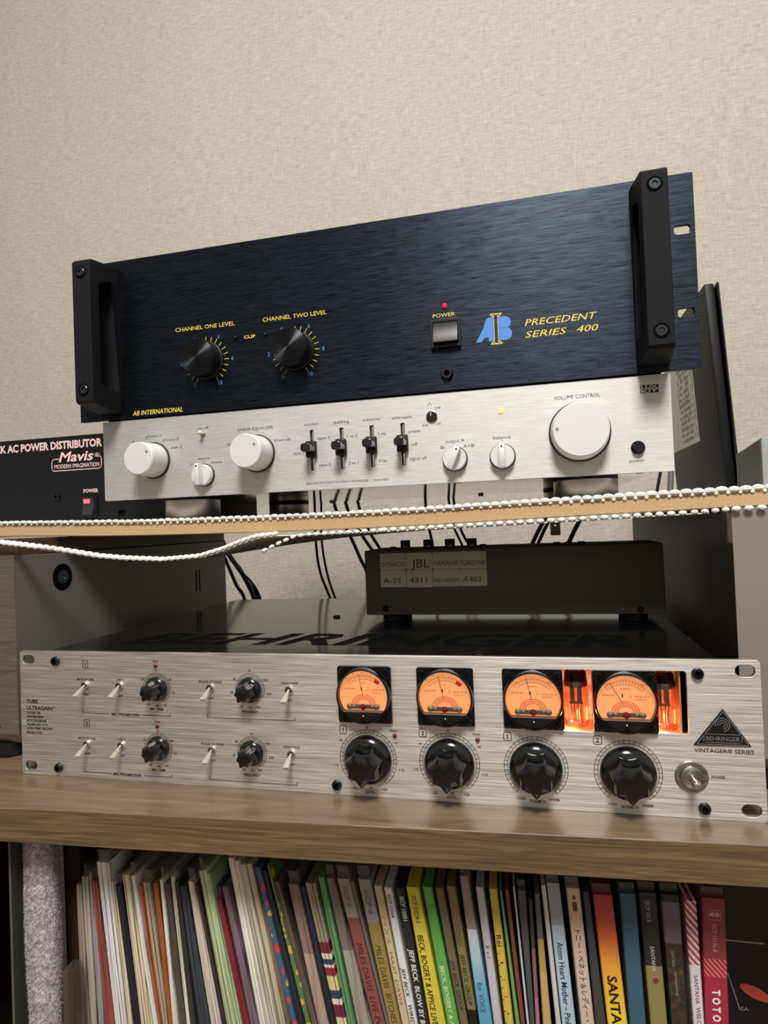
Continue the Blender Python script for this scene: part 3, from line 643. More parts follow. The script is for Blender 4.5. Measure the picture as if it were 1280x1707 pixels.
# ------------------------------------------------------------------ the black power amplifier on top
AX, AY, AZ = -3.52, 74.47, 265.54
pa = root('power_amplifier', (238, 76, 264.5), 'large black rack power amplifier with two handles, topmost on the silver preamplifier', 'amplifier')
X_ = lambda x: AX + x
Z_ = lambda z: AZ + z
sl = [rr(X_(x) - 5.1, X_(x) + 5.1, Z_(z) - 3.1, Z_(z) + 3.1, 2.0, 3) for x in (8.1, 474.5) for z in (38.4, 94.6)]
G().plate(rr(X_(0), X_(482.6), Z_(0), Z_(132.55), 0.8, 3), sl, AY, AY + 3.2, 0.3).build('front_panel', ANODISED, pa)
G().box(X_(24), X_(458), AY + 3.25, AY + 285, 264.55, Z_(130), 0.8, 1).build('case', BLACK, pa)
def handle(xa, xb):
    xc = (xa + xb) / 2; tz = lambda v: v
    outer = [(0, 4.6), (-4, 4.6), (-30, 8.4), (-32.5, 10.5), (-32.5, 120.5), (-30, 122.8), (-4, 126), (0, 126)]
    inner = [(-1, 22), (-1, 112.2), (-9, 110.5), (-20, 107.5), (-22.4, 104), (-22.4, 27), (-20, 23.6), (-9, 22.5)]
    w = (xb - xa)
    def f(p):   # curve x = depth, curve y = height, curve z = across
        k = 1 - 0.24 * min(max(-p[0] / 32.5, 0), 1); return (X_(xc + p[2] * k), AY + p[0], Z_(p[1]))
    h_ = G().plate(outer, [inner], 0, w, 0.9, fn=f).build('handle', HANDLEPLASTIC, pa)
    for z in (19.0, 112.2):
        o_ = G().lathe((X_(xc), AY - 32.35, Z_(z)), [(4.9, 0), (4.9, 0.35), (4.4, 0.4), (4.3, 0.2)], seg=28).build('screw_recess', HOLE, h_)
        G().lathe((X_(xc), AY - 32.4, Z_(z)), [(3.7, 0), (3.7, 0.7), (3.2, 1.1), (1.9, 1.1), (1.8, 0.2)], seg=24).build('handle_screw', STEELDARK, h_)
handle(19.7, 40.8); handle(441.8, 462.9)
g = G(); Y0 = AY - 0.06; LET = {k: G() for k in ('level', 'maker', 'power', 'model')}
def T(s, x0, x1, z, h, **kw): LET['maker' if z < 20 else 'level' if x0 < 250 else 'power' if x0 < 340 else 'model'].text(s, X_(x0), X_(x1), Z_(z), h, Y0, **kw)
T('CHANNEL ONE LEVEL', 92.3, 144.8, 67.0, 3.4); T('CHANNEL TWO LEVEL', 168.9, 221.8, 66.8, 3.4); T('AB INTERNATIONAL', 50.4, 96.6, 2.0, 3.9, bold=0.012, shear=0.22)
T('CLIP', 152.6, 162.4, 55.2, 2.5, bold=0.015); T('POWER', 303.6, 319.8, 54.3, 2.9)
T('PRECEDENT', 369.0, 417.8, 41.0, 4.9, shear=0.25); T('SERIES', 368.9, 397.4, 32.6, 4.7, shear=0.25); T('400', 404.0, 418.2, 32.7, 4.7, shear=0.25)
for cx in (119.4, 195.7): g.ticks(X_(cx), Z_(40.9), 15.8, 19.3, [90 - 150 + 15 * i for i in range(21)], 0.42, Y0)
g.build('scale_mark', YELLOWINK, pa, recalc=False)
for k in LET: LET[k].build(k + '_lettering', YELLOWINK, pa, recalc=False)
g = G()
for cx in (119.4, 195.7):
    for i, s_ in enumerate(('0', '2', '4', '6', '8', '10')):
        a = R(90 + 150 - 60 * i); g.text(s_, X_(cx + 22.6 * math.cos(a)), 1.0, Z_(40.9 + 21.4 * math.sin(a) - 1.6), 3.2, Y0, align='mid')
g.build('scale_number', BLUEINK, pa, recalc=False)
# the maker's emblem: blue A and B leaning on a yellow I
em = G()
em.raw([(X_(a), Y0, Z_(b)) for a, b in ((334.2, 32.8), (338.6, 32.8), (340.3, 35.6), (343.4, 35.6), (343.4, 32.8), (346.9, 32.8), (346.9, 50.0), (344.0, 50.0), (341.8, 48.4), (339.4, 41.6))], [tuple(range(10))])
for p in ([(350.8, 32.8), (356.0, 32.8), (358.6, 33.6), (359.8, 35.8), (359.8, 38.6), (358.4, 41.0), (357.2, 41.6), (350.8, 41.6)], [(350.8, 41.4), (356.8, 41.4), (358.8, 42.8), (359.4, 45.4), (358.6, 48.2), (356.4, 49.6), (350.8, 49.8)]):
    em.raw([(X_(a), Y0, Z_(b)) for a, b in p], [tuple(range(len(p)))])
emo = em.build('emblem', BLUEINK, pa, recalc=False)
g = G()
for zz in (52.0, 30.6): g.strip([(X_(345.0), Z_(zz)), (X_(353.0), Z_(zz))], 0.8, Y0 - 0.03)
for sx in (347.4, 350.3): g.strip([(X_(sx), Z_(30.6)), (X_(sx), Z_(52.0))], 0.45, Y0 - 0.03)
for (a, b), (c, d) in (((345.0, 52), (347.4, 49.4)), ((353, 52), (350.3, 49.4)), ((345, 30.6), (347.4, 33.0)), ((353, 30.6), (350.3, 33.0))): g.strip([(X_(a), Z_(b)), (X_(c), Z_(d))], 0.5, Y0 - 0.03)
g.build('emblem_pillar', YELLOWINK, emo, recalc=False)
SPUN = Mat('spun_black_cap', (52, 52, 54), 0.36, 1.0); SPUN.b.inputs['Anisotropic'].default_value = 0.95; SPUN.b.inputs['Anisotropic Rotation'].default_value = 0.25
_t = SPUN.n('ShaderNodeTangent', direction_type='RADIAL', axis='Y'); SPUN.link(_t.outputs[0], SPUN.b.inputs['Tangent']); SPUN = SPUN.m
for cx in (119.4, 195.7):
    c = (X_(cx), AY, Z_(40.9))
    kn = G().lathe(c, [(15.4, 0.2), (15.4, 2.4), (14.9, 3.0), (14.5, 3.2), (14.3, 15.4), (13.9, 16.0)], seg=96, fn=lambda t, h: 1.0 + (0.012 * math.sin(t * 48) if 3.1 < h < 15.8 else 0)).build('gain_knob', BLACK, pa)
    G().lathe((c[0], AY - 16.0, c[2]), [(13.8, 0), (13.8, 0.25), (13.4, 0.4), (0.4, 0.4)], seg=72).build('spun_cap', SPUN, kn)
for x, z in ((145.1, 56.7), (170.7, 56.5)): G().ball((X_(x), AY - 0.2, Z_(z)), 1.5, 14).build('clip_light', GLOSSBLACK, pa)
G().ball((X_(312.6), AY - 0.4, Z_(62.2)), 1.8, 16).build('power_light', LEDON, pa)
o = G().plate(rr(X_(301.8), X_(323.6), Z_(31.0), Z_(51.9), 0.8, 3), [rr(X_(303.6), X_(321.8), Z_(33.4), Z_(49.6), 0.5, 3)], AY - 3.4, AY, 0.4).build('power_switch', BLACK, pa)
gg = G(); gg.raw([(X_(x), AY + y, Z_(z)) for x in (303.9, 321.5) for y, z in ((-0.1, 34.0), (-0.1, 49.2), (-3.2, 49.2), (-3.6, 42), (-6.8, 34.6), (-6.4, 34.0))], [(0, 1, 2, 3, 4, 5), (11, 10, 9, 8, 7, 6)] + [(i, (i + 1) % 6, 6 + (i + 1) % 6, 6 + i) for i in range(6)]); gg.build('rocker', plain('rocker_black', (20, 20, 21), 0.3), o)
hexscrew('panel_screw', X_(312.4), AY, Z_(12.4), 4.4, 3.0, pa, BLACK)
# ------------------------------------------------------------------ the board between the two silver boxes, sagging a little
BX = [(-500, 172.6), (-200, 172.6), (-77, 171.7), (40, 168.6), (146, 167.4), (260, 167.6), (370, 169.8), (490, 172.0), (620, 173.4)]
def sag(x):
    for i in range(len(BX) - 1):
        if x <= BX[i + 1][0]:
            p0, p1, p2, p3 = BX[max(i - 1, 0)], BX[i], BX[i + 1], BX[min(i + 2, len(BX) - 1)]; t = (x - p1[0]) / (p2[0] - p1[0])
            return 0.5 * (2 * p1[1] + (p2[1] - p0[1]) * t + (2 * p0[1] - 5 * p1[1] + 4 * p2[1] - p3[1]) * t * t + (3 * p1[1] - p0[1] - 3 * p2[1] + p3[1]) * t ** 3)
    return BX[-1][1]
BF, BB, BT = 62, 400, 10.4
g = G(); n = 72; vs = []; fs = []
for i in range(n + 1):
    x = -480 + 1080 * i / n; z = sag(x)
    vs += [(x, BF + 0.6, z), (x, BF, z + 0.6), (x, BF, z + BT - 0.6), (x, BF + 0.6, z + BT), (x, BB, z + BT), (x, BB, z)]
for i in range(n):
    for j in range(6): a = i * 6 + j; b = i * 6 + (j + 1) % 6; fs.append((a, b, b + 6, a + 6))
fs += [(5, 4, 3, 2, 1, 0), tuple(n * 6 + j for j in range(6))]
g.raw(vs, fs)
board = tag(g.build('fibreboard_shelf', MDF, base=(240, 62, 167.4)), 'tan fibreboard plank spanning the gap, white netting wrapped around its edges', 'board')

# white non-slip net: laid on the board, folded round its front edge, sagging below it
mat_root = root('nonslip_net', (240, 62, 178), 'white beaded non-slip netting lying on the tan board and sagging below its front edge', 'mat')
g = G(); vs = []; fs = []; n = 80; ys = [BF + 1.5, 120, 220, 320, 398]
for k in (0.08, 1.9):
    for i in range(n + 1):
        x = -478 + 1076 * i / n
        for y in ys: vs.append((x, y, sag(x) + BT + k))
m_ = len(ys); N = (n + 1) * m_
for i in range(n):
    for j in range(m_ - 1):
        a = i * m_ + j; fs.append((N + a, N + a + m_, N + a + m_ + 1, N + a + 1)); fs.append((a + 1, a + m_ + 1, a + m_, a))
    a = i * m_; fs.append((a, a + m_, N + a + m_, N + a))
g.raw(vs, fs); g.build('top_netting', MATWHITE, mat_root)
g = G(); x = -196.0; i = 0
while x < 596:
    right = min(max((x - 180) / 260, 0), 1)
    step = 6.0 + 1.0 * right + random.uniform(-0.25, 0.25); z = sag(x) + BT
    g.ball((x, BF - 0.2 + random.uniform(-.3, .3), z + 1.3 + random.uniform(-.2, .2)), (step * 0.56, 2.3, 1.7 + 0.5 * right), 10)
    peg = 1.5 if (60 < x < 185 or x > 380) else 0.9
    g.ball((x + step * 0.5, BF - 0.5, z - 0.5), (step * 0.22, 1.0, peg), 8)
    x += step; i += 1
g.build('edge_bead_netting', MATWHITE, mat_root)
# lower fold: sagging loop at one end, tight against the board at the other
LOOP = [(-200, 13, 176), (-120, 13, 173), (-50, 13, 170.3), (-28, 13, 166.9), (-11, 13.5, 164.8), (3, 16, 162.6), (8, 25, 160.6), (14, 33, 158.4), (30, 47, 153.4), (50, 52, 150.8), (79, 59.5, 148.6), (111, 59.5, 150.4), (132, 59.5, 155.7), (147, 59.5, 160.9), (160, 59.5, 164.3), (176, 59.5, 165.6)]
def chain(g, P, step, r):
    acc = 0; pos = []
    for a, b in zip(P, P[1:]):
        a, b = Vector(a), Vector(b); L = (b - a).length
        while acc < L: pos.append((a.lerp(b, acc / L), (b - a).normalized())); acc += step
        acc -= L
    for p, d in pos:
        u = d; w = Vector((0, 1, 0)); v = u.cross(w).normalized(); w = v.cross(u)
        st = len(g.bm.verts); g.ball((0, 0, 0), r, 10); g.bm.verts.ensure_lookup_table()
        for q in g.bm.verts[st:]: c = q.co.copy(); q.co = p + u * c.x + w * c.y + v * c.z
g = G(); chain(g, LOOP, 5.2, (3.1, 1.6, 1.75)); chain(g, [(x, y + 3.6, z + 0.9) for x, y, z in LOOP], 5.2, (3.0, 1.7, 1.5))
chain(g, [(167, 60, 153.6), (180, 60.5, 159.2), (190, 61, 163.0), (200, 61.5, 164.4), (260, 61.5, 165.6)], 6.2, (2.6, 1.5, 1.6))
chain(g, [(x, 61.5, sag(x) - 1.8) for x in range(260, 456, 12)] + [(466, 58, 169.9), (477, 47, 170.4), (485, 37.4, 171.0), (520, 37, 171.6), (560, 37, 172.2), (600, 37, 172.8)], 6.9, (2.7, 1.6, 1.7))
g.build('hanging_bead_netting', MATWHITE, mat_root)
g = G(); vs = []; fs = []; cols = [((111, 150.0), (78, 147.2)), ((121, 152.4), (92, 149.0)), ((132, 155.2), (105, 150.8)), ((147, 160.2), (125, 153.2)), ((162, 164.0), (160, 157.1)), ((178, 165.2), (194, 160.3)), ((230, 165.4), (240, 163.2)), ((270, 165.7), (272, 164.6)), ((340, 166.9), (340, 166.4)), ((420, 168.8), (420, 168.4)), ((476, 170.0), (476, 169.8))]
for (xa, za), (xb, zb) in cols:
    for t in (0, 0.33, 0.66, 1): vs.append((xa + (xb - xa) * t, 62.5 + 88 * t, za + (zb - za) * t - 0.6))
for i in range(len(cols) - 1):
    for j in range(3): a = i * 4 + j; fs.append((a, a + 1, a + 5, a + 4))
g.raw(vs, fs); o = g.build('under_netting', MATWHITE, mat_root)
md = o.modifiers.new('thick', 'SOLIDIFY'); md.thickness = 0.0009

# dark wooden plank lying on the silver box
tag(G().box(-330, -22.2, 24, 354, 157.05, 169.8, 0.4, 1).build('wooden_plank', DARKWOOD, base=(-170, 190, 157)), 'dark brown wooden plank lying on the grey-sided box under the tan board', 'plank')

# ------------------------------------------------------------------ silver boxes carrying the board
def silver_box(x0, x1, yf, yb, ztop, side, label, foot):   # side: paint of the case
    r_ = root('silver_fronted_amplifier', ((x0 + x1) / 2, (yf + yb) / 2, 0), label, 'amplifier')
    g_ = G(); g_.raw([(x, y, z) for x in (x0, x1) for y, z in ((yf, 20.5), (yf, ztop), (yf + 25, ztop), (yf + 25, foot), (yf + 9, foot), (yf + 7.5, 12.5))], [(0, 1, 2, 3, 4, 5), (11, 10, 9, 8, 7, 6)] + [(i, (i + 1) % 6, 6 + (i + 1) % 6, 6 + i) for i in range(6)])
    o_ = g_.build('front_panel', [BOXSILVER if side is CASEGREY else plain('smooth_taupe_silver', (158, 148, 138), 0.5, 0.5), side], r_)
    for p in o_.data.polygons:
        if abs(p.normal.x) > 0.7: p.material_index = 1
    G().box(x0 + 0.2, x1 - 0.2, yf + 25.05, yb, foot, ztop - 0.2, 0.8, 1).build('case', side, r_)
    for fx in (x0 + 22, x1 - 22):
        for fy in (yf + 18, yb - 30): G().lathe((fx, fy, 0.05), [(13, 0), (14, 1), (14, foot)], 'Z', 24).build('foot', RUBBER, r_)
    return r_
la = silver_box(-330, -22, 20, 355, 157, CASEGREY, 'silver-fronted box with a grey steel side, under the dark wooden plank', 11)
hs = G().lathe((-22.0, 70, 136), [(11.2, 0), (10.4, 0.2), (10.2, 0.15)], 'X', 32).build('screw_hole', HOLE, la)
G().lathe((-22.0, 70, 136), [(6.0, 0.1), (6.0, 0.4), (4.0, 0.6), (2.2, 0.6), (2.0, 0.3)], 'X', 20).build('recessed_screw', STEELDARK, hs)
for y in (283, 290): G().box(-22.3, -22.08 + 0.2, y - 1.0, y + 1.0, 100, 125).build('side_slot', HOLE, la)
g = G(); g.text('20', -42.8, -38.4, 24.2, 2.4, 19.94)
g.build('lettering', INK, la, recalc=False)
ra = silver_box(483, 800, 40, 448, 171.8, CASEDARK, 'taupe-silver fronted box with a dark side, beyond the triangular badge', 11)
G().box(482.9, 483.4, 36 + 4.4, 50, 150, 169).build('side_label', plain('grey_tape', (150, 142, 134), 0.5), ra)

# ------------------------------------------------------------------ loudspeaker selector on the tube preamplifier
ss = root('speaker_selector', (342, 160, 87.6), 'olive-grey selector box with a handwritten paper strip, sitting on the tube preamplifier', 'selector box')
G().box(225.5, 460, 130, 190, 94, 148, 1.2, 2).build('body', OLIVEBOX, ss)
for fx in (246, 440):
    for fy in (144, 177): G().lathe((fx, fy, 87.65), [(8, 0), (9, .8), (9, 6.4)], 'Z', 20).build('foot', RUBBER, ss)
for x, z in ((242.4, 99.6), (441.9, 97.5)): G().lathe((x, 130, z), [(2.5, 0), (2.5, 0.5), (1.8, 1.1)], seg=20).build('case_screw', MATTBLACK, ss)
for x in (242.7, 322.0, 383.5, 393.0, 403.0): G().lathe((x, 165, 148), [(3.2, 0), (3.2, 0.9), (2.4, 1.5)], 'Z', 18).build('top_screw', MATTBLACK, ss)
for x in (254.0, 274.5, 293.6, 312.5): G().lathe((x, 165, 148), [(4.4, 0), (4.4, 6.4), (4.0, 7.0)], 'Z', 24).build('push_button', GLOSSBLACK, ss)
for i, (x0, a, b) in enumerate(((239.0, 'DYNACO', 'A-25'), (261.2, 'JBL', '4311'), (283.4, 'YAMAHA', 'NS-1000M'), (305.4, 'SCANDYNA', 'A403'))):
    x1 = x0 + 21.9
    pl = G()
    for z0, z1 in ((131.4, 145.4), (117.2 - (0.6 if i == 1 else 0), 131.2)): pl.plate(rr(x0, x1, z0, z1, 1.0, 3), [], 129.7, 129.98, 0.02)
    pl = pl.build('paper_label', PAPER, ss)
    g = G(); u0, u1 = ((x0 + 4.4, x0 + 19.4) if a == 'JBL' else (x0 + 0.9, x0 + 20.8)); v0, v1 = (x0 + 2.4, x0 + 17.2) if len(b) < 6 else (x0 + 0.9, x0 + 20.6)
    g.text(a, u0, u1, 134.2 - (1.2 if a == 'JBL' else 0), 7.4 if a == 'JBL' else 4.2, 129.62, shear=0.05); g.text(b, v0, v1, 120.6, 4.6 if len(b) < 6 else 3.4, 129.62, shear=0.05)
    g.build('handwriting', PENCIL, pl, recalc=False)

# ------------------------------------------------------------------ power distributor at the back of the board
pd = root('power_distributor', (-200, 222, 181), 'black rack power distributor with pale pink lettering, behind the silver preamplifier', 'power strip')
PY = 220
zb = sag(-60) + BT + 2.0
G().plate(rr(-452, 24.5, 184.5, 282.5, 1.0, 3), [rr(-78, -68, 190.4, 196.6, 3.0), rr(-440, -430, 190, 196.6, 3.0)], PY, PY + 3, 0.3).build('front_panel', speckled('black_rack_paint', (12, 12, 13), (18, 18, 20), 1200, 0.5, 0.2, spec=0.25), pd)
G().box(-430, 8, PY + 3.05, PY + 170, 185, 281, 0.8, 1).build('case', MATTBLACK, pd)
for fx in (-400, -20):
    for fy in (PY + 20, PY + 150): G().lathe((fx, fy, sag(fx) + BT + 2.0), [(9, 0), (9, 185.05 - sag(fx) - BT - 2.0)], 'Z', 18).build('foot', RUBBER, pd)
g = G(); Y0 = PY - 0.06
g.text('RACK AC POWER DISTRIBUTOR', -252, -95.7, 268.9, 8.8, Y0, bold=0.035)
g.text('Mavis', -152.5, -107.0, 254.0, 11.4, Y0, bold=0.02, shear=0.25); g.text('®', -105.6, -99.0, 257.0, 4.6, Y0)
g.text('MODERN IMAGINATION', -158.4, -99.9, 246.6, 4.8, Y0, bold=0.01)
g.strip([(-151, 257.4), (-159.6, 257.2), (-161.6, 255), (-161.8, 246), (-160, 244), (-99, 244.3), (-97.2, 246.4), (-96.8, 255.4), (-98.6, 257.6), (-104, 257.8)], 0.9, Y0)
g.text('POWER', -121.3, -102.2, 217.8, 4.2, Y0, bold=0.03)
g.build('lettering', PINKINK, pd, recalc=False)
o = G().plate(rr(-121.6, -103.2, 190.6, 213.6, 0.8, 3), [], PY - 2.2, PY, 0.4).build('power_switch', BLACK, pd)
gg = G(); gg.raw([(x, PY + y, z) for x in (-119.4, -105.8) for y, z in ((-2.0, 192.4), (-2.0, 211.8), (-4.8, 211.8), (-3.4, 203), (-6.6, 192.8))], [(0, 1, 2, 3, 4), (9, 8, 7, 6, 5)] + [(i, (i + 1) % 5, 5 + (i + 1) % 5, 5 + i) for i in range(5)]); gg.build('rocker', plain('rocker_grey', (44, 43, 50), 0.35), o)
G().box(-117.6, -109.4, PY - 5.4, PY - 4.3, 205.4, 210.2, 0.4, 2).build('rocker_light', Mat('pink_neon_lit', (250, 90, 110), 0.4).emit((255, 84, 110), 0.9).m, o)
hexscrew('panel_screw', -156, PY, 215, 4.2, 2.4, pd, STEELDARK)

# ------------------------------------------------------------------ things standing behind on the board
ud = root('upright_device', (552, 330, 185), 'slim black upright device with a pale rating sticker, standing behind the amplifiers', 'device')
lean = lambda v: (v.x - (v.z - 190) * 0.055, v.y, v.z)
G().box(547, 556, 285, 500, 186, 392, 1.6, 2).move(lean).build('body', plain('black_plastic_shell', (15, 15, 16), 0.5, 0.0, 0.25), ud)
G().box(557.5, 560, 283, 496, 186, 392, 0.8, 1).move(lean).build('front_rim', GLOSSBLACK, ud)
st = G().box(546.7, 547, 362, 498, 247, 352).move(lean).build('rating_sticker', plain('sticker_silver', (214, 212, 202), 0.35), ud)
g = G()
for k in range(17):
    yy = 366 + k * 4.2
    if k in (1, 3): continue
    for j in range(14):
        if random.random() < 0.86: g.box(546.55, 546.66, yy, yy + 1.5, 252 + j * 6.9, 252 + j * 6.9 + random.uniform(3.5, 6.2))
g.move(lean); g.build('small_print_lettering', plain('sticker_print', (60, 60, 58), 0.5), st)
fz = sag(520) + BT + 2.0
G().box(486, 556, 318, 330, fz, fz + 3.4, 0.6, 1).build('stand_base', BLACK, ud)
G().tube([(490, 324, fz + 2), (496, 326, 213), (500, 328, 230)], 1.6, 8).build('stand_brace', BLACK, ud)
G().tube([(505, 330, fz + 3), (508.5, 330, 232)], 3.0, 14).build('stand_post', plain('grey_tube', (150, 150, 146), 0.35, 0.6), ud)

def yaw(v):  # local: x across the front, y depth
    return (526.5 + v.x * math.cos(R(-9.1)) - v.y * math.sin(R(-9.1)), 120 + v.x * math.sin(R(-9.1)) + v.y * math.cos(R(-9.1)), v.z)
gb = root('small_grey_box', (565, 180, 184), 'small grey metal box with a dark side panel, standing on the tan board', 'box')
z0 = sag(545) + BT + 2.2
G().box(0, 66, 0, 136, z0 + 0.1, 221.7, 1.0, 2).move(yaw).build('shell', plain('pale_grey_paint', (150, 152, 150), 0.4), gb)
G().box(-0.6, -0.02, 2, 128, z0 + 1, 220.4).move(yaw).build('side_panel', plain('dark_grey_panel', (66, 68, 68), 0.5), gb)

# ------------------------------------------------------------------ cables hanging behind
CABLES = [
 ('uppermost thick black cable of the bunch beside the grey-sided box', [(-76, 180), (-64.4, 152.3), (-53.1, 130.8), (-35.6, 106.7), (-18.7, 69.6), (-14, 20), (-10, 3.2)], 3.4, 0),
 ('thick black cable beside the grey-sided box, bunched against the uppermost one', [(-78, 170), (-66.6, 143.8), (-49.0, 118.0), (-29.7, 92.3), (-16.0, 69.6), (-20, 20), (-22, 3.2)], 3.2, 9),
 ('black cable lowest in the bunch beside the grey-sided box', [(-84, 150), (-67.7, 114.1), (-57.4, 90.2), (-45.2, 69.0), (-42, 20), (-40, 3.0)], 2.6, 22),
 ('thin black cable arching outermost beside the grey-sided box', [(-80, 172), (-64.4, 152.3), (-39.8, 117.8), (-17.7, 96.4), (-5.1, 71.1), (2, 20), (6, 2.0)], 1.2, -9),
 ('black cable in the middle of the bunch beside the grey-sided box', [(-86, 168), (-65.1, 135.3), (-44.8, 105.2), (-25.0, 71.3), (-30, 20), (-32, 2.6)], 2.4, 16),
 ('black cable dropping behind the rear metal foot, nearer the grey-sided box', [(76, 280), (75.1, 226.0), (74.4, 184.9), (74.6, 144.0), (79.2, 107.1), (93.2, 67.8), (104, 20), (108, 2.2)], 1.8, 0),
 ('black cable dropping behind the rear metal foot, nearer the selector box', [(84, 280), (82.9, 225.5), (80.7, 168.3), (82.0, 135.6), (88.4, 98.8), (98.3, 67.8), (112, 20), (118, 2.0)], 1.6, 6),
 ('thick black cable slanting down to the corner of the selector box', [(104, 280), (102.5, 220.5), (104.8, 191.8), (122.2, 158.7), (136.0, 126.1), (146.6, 97.8), (156, 20), (158, 2.8)], 2.4, 0),
 ('black cable slanting behind the paper strip, middle of three', [(116, 280), (117.0, 222.2), (121.7, 191.1), (138.9, 158.2), (156.9, 129.6), (168.2, 101.4), (180, 20), (182, 2.6)], 2.3, 0),
 ('black cable slanting behind the paper strip, farthest from the grey-sided box', [(130, 280), (133.2, 224.6), (138.5, 190.4), (152.2, 157.7), (166.1, 133.3), (176.4, 101.2), (200, 20), (204, 2.6)], 2.2, 0),
 ('single black cable dropping behind the second push button of the selector', [(228, 280), (228.1, 225.9), (228.1, 186.6), (231.8, 158.9), (237.0, 131.4), (240.5, 100.1), (244, 20), (246, 2.4)], 1.9, 0),
 ('black cable of a pair behind the last push buttons, nearer the paper strip', [(256, 280), (257.3, 224.3), (259.6, 185.2), (264.1, 161.7), (276.1, 131.9), (283.2, 99.3), (290, 20), (292, 2.2)], 1.6, 0),
 ('black cable of a pair behind the last push buttons, farther from the paper strip', [(264, 280), (262.7, 224.0), (265.8, 184.9), (272.5, 157.5), (285.2, 130.1), (294.7, 99.1), (302, 20), (306, 2.2)], 1.7, 6),
 ('thick black cable beside the beige tag, curving down behind the selector', [(410, 260), (400, 212), (391.4, 190.8), (375.8, 165.2), (359.0, 131.9), (351.7, 98.1), (346, 20), (345, 3.0)], 2.6, 0),
 ('black cable running alongside the thick one beside the beige tag', [(416, 260), (406, 212), (398.6, 190.5), (382.3, 164.9), (366.3, 131.6), (359.0, 97.9), (356, 20), (356, 2.6)], 2.2, 4),
 ('thick black cable past the beige tag, nearest the dark-sided box', [(452, 260), (444, 212), (433.9, 185.1), (419.6, 165.0), (403.2, 131.4), (396.8, 97.3), (392, 20), (392, 3.2)], 2.8, 0),
]
for label, pts, r_, dy in CABLES:
    yv = 430 + dy
    top = [(pts[0][0], 372 + dy, pts[0][1] + 4), (pts[0][0], 404 + dy, pts[0][1] + 2)] if pts[0][1] > 200 else [(pts[0][0] - 8, yv - 14, pts[0][1] + 10)]
    tag(G().tube(top + [(x, yv, z) for x, z in pts], r_, 10).build('cable', CABLEBLACK, base=(pts[-1][0], yv, pts[-1][1] - 3)), label, 'cable', 'black cables hanging behind the equipment')
tgo = G(); tgo.plate(rr(384.2, 396.2, 148.0, 164, 1.2, 3), [rr(388.8, 391.2, 159.4, 161.4, 0.9, 3)], 424.0, 425, 0.2)
o = tag(tgo.build('cable_tag', plain('beige_tag_card', (188, 180, 150), 0.6), base=(390, 424, 148)), 'small beige tag hanging among the black cables', 'tag')
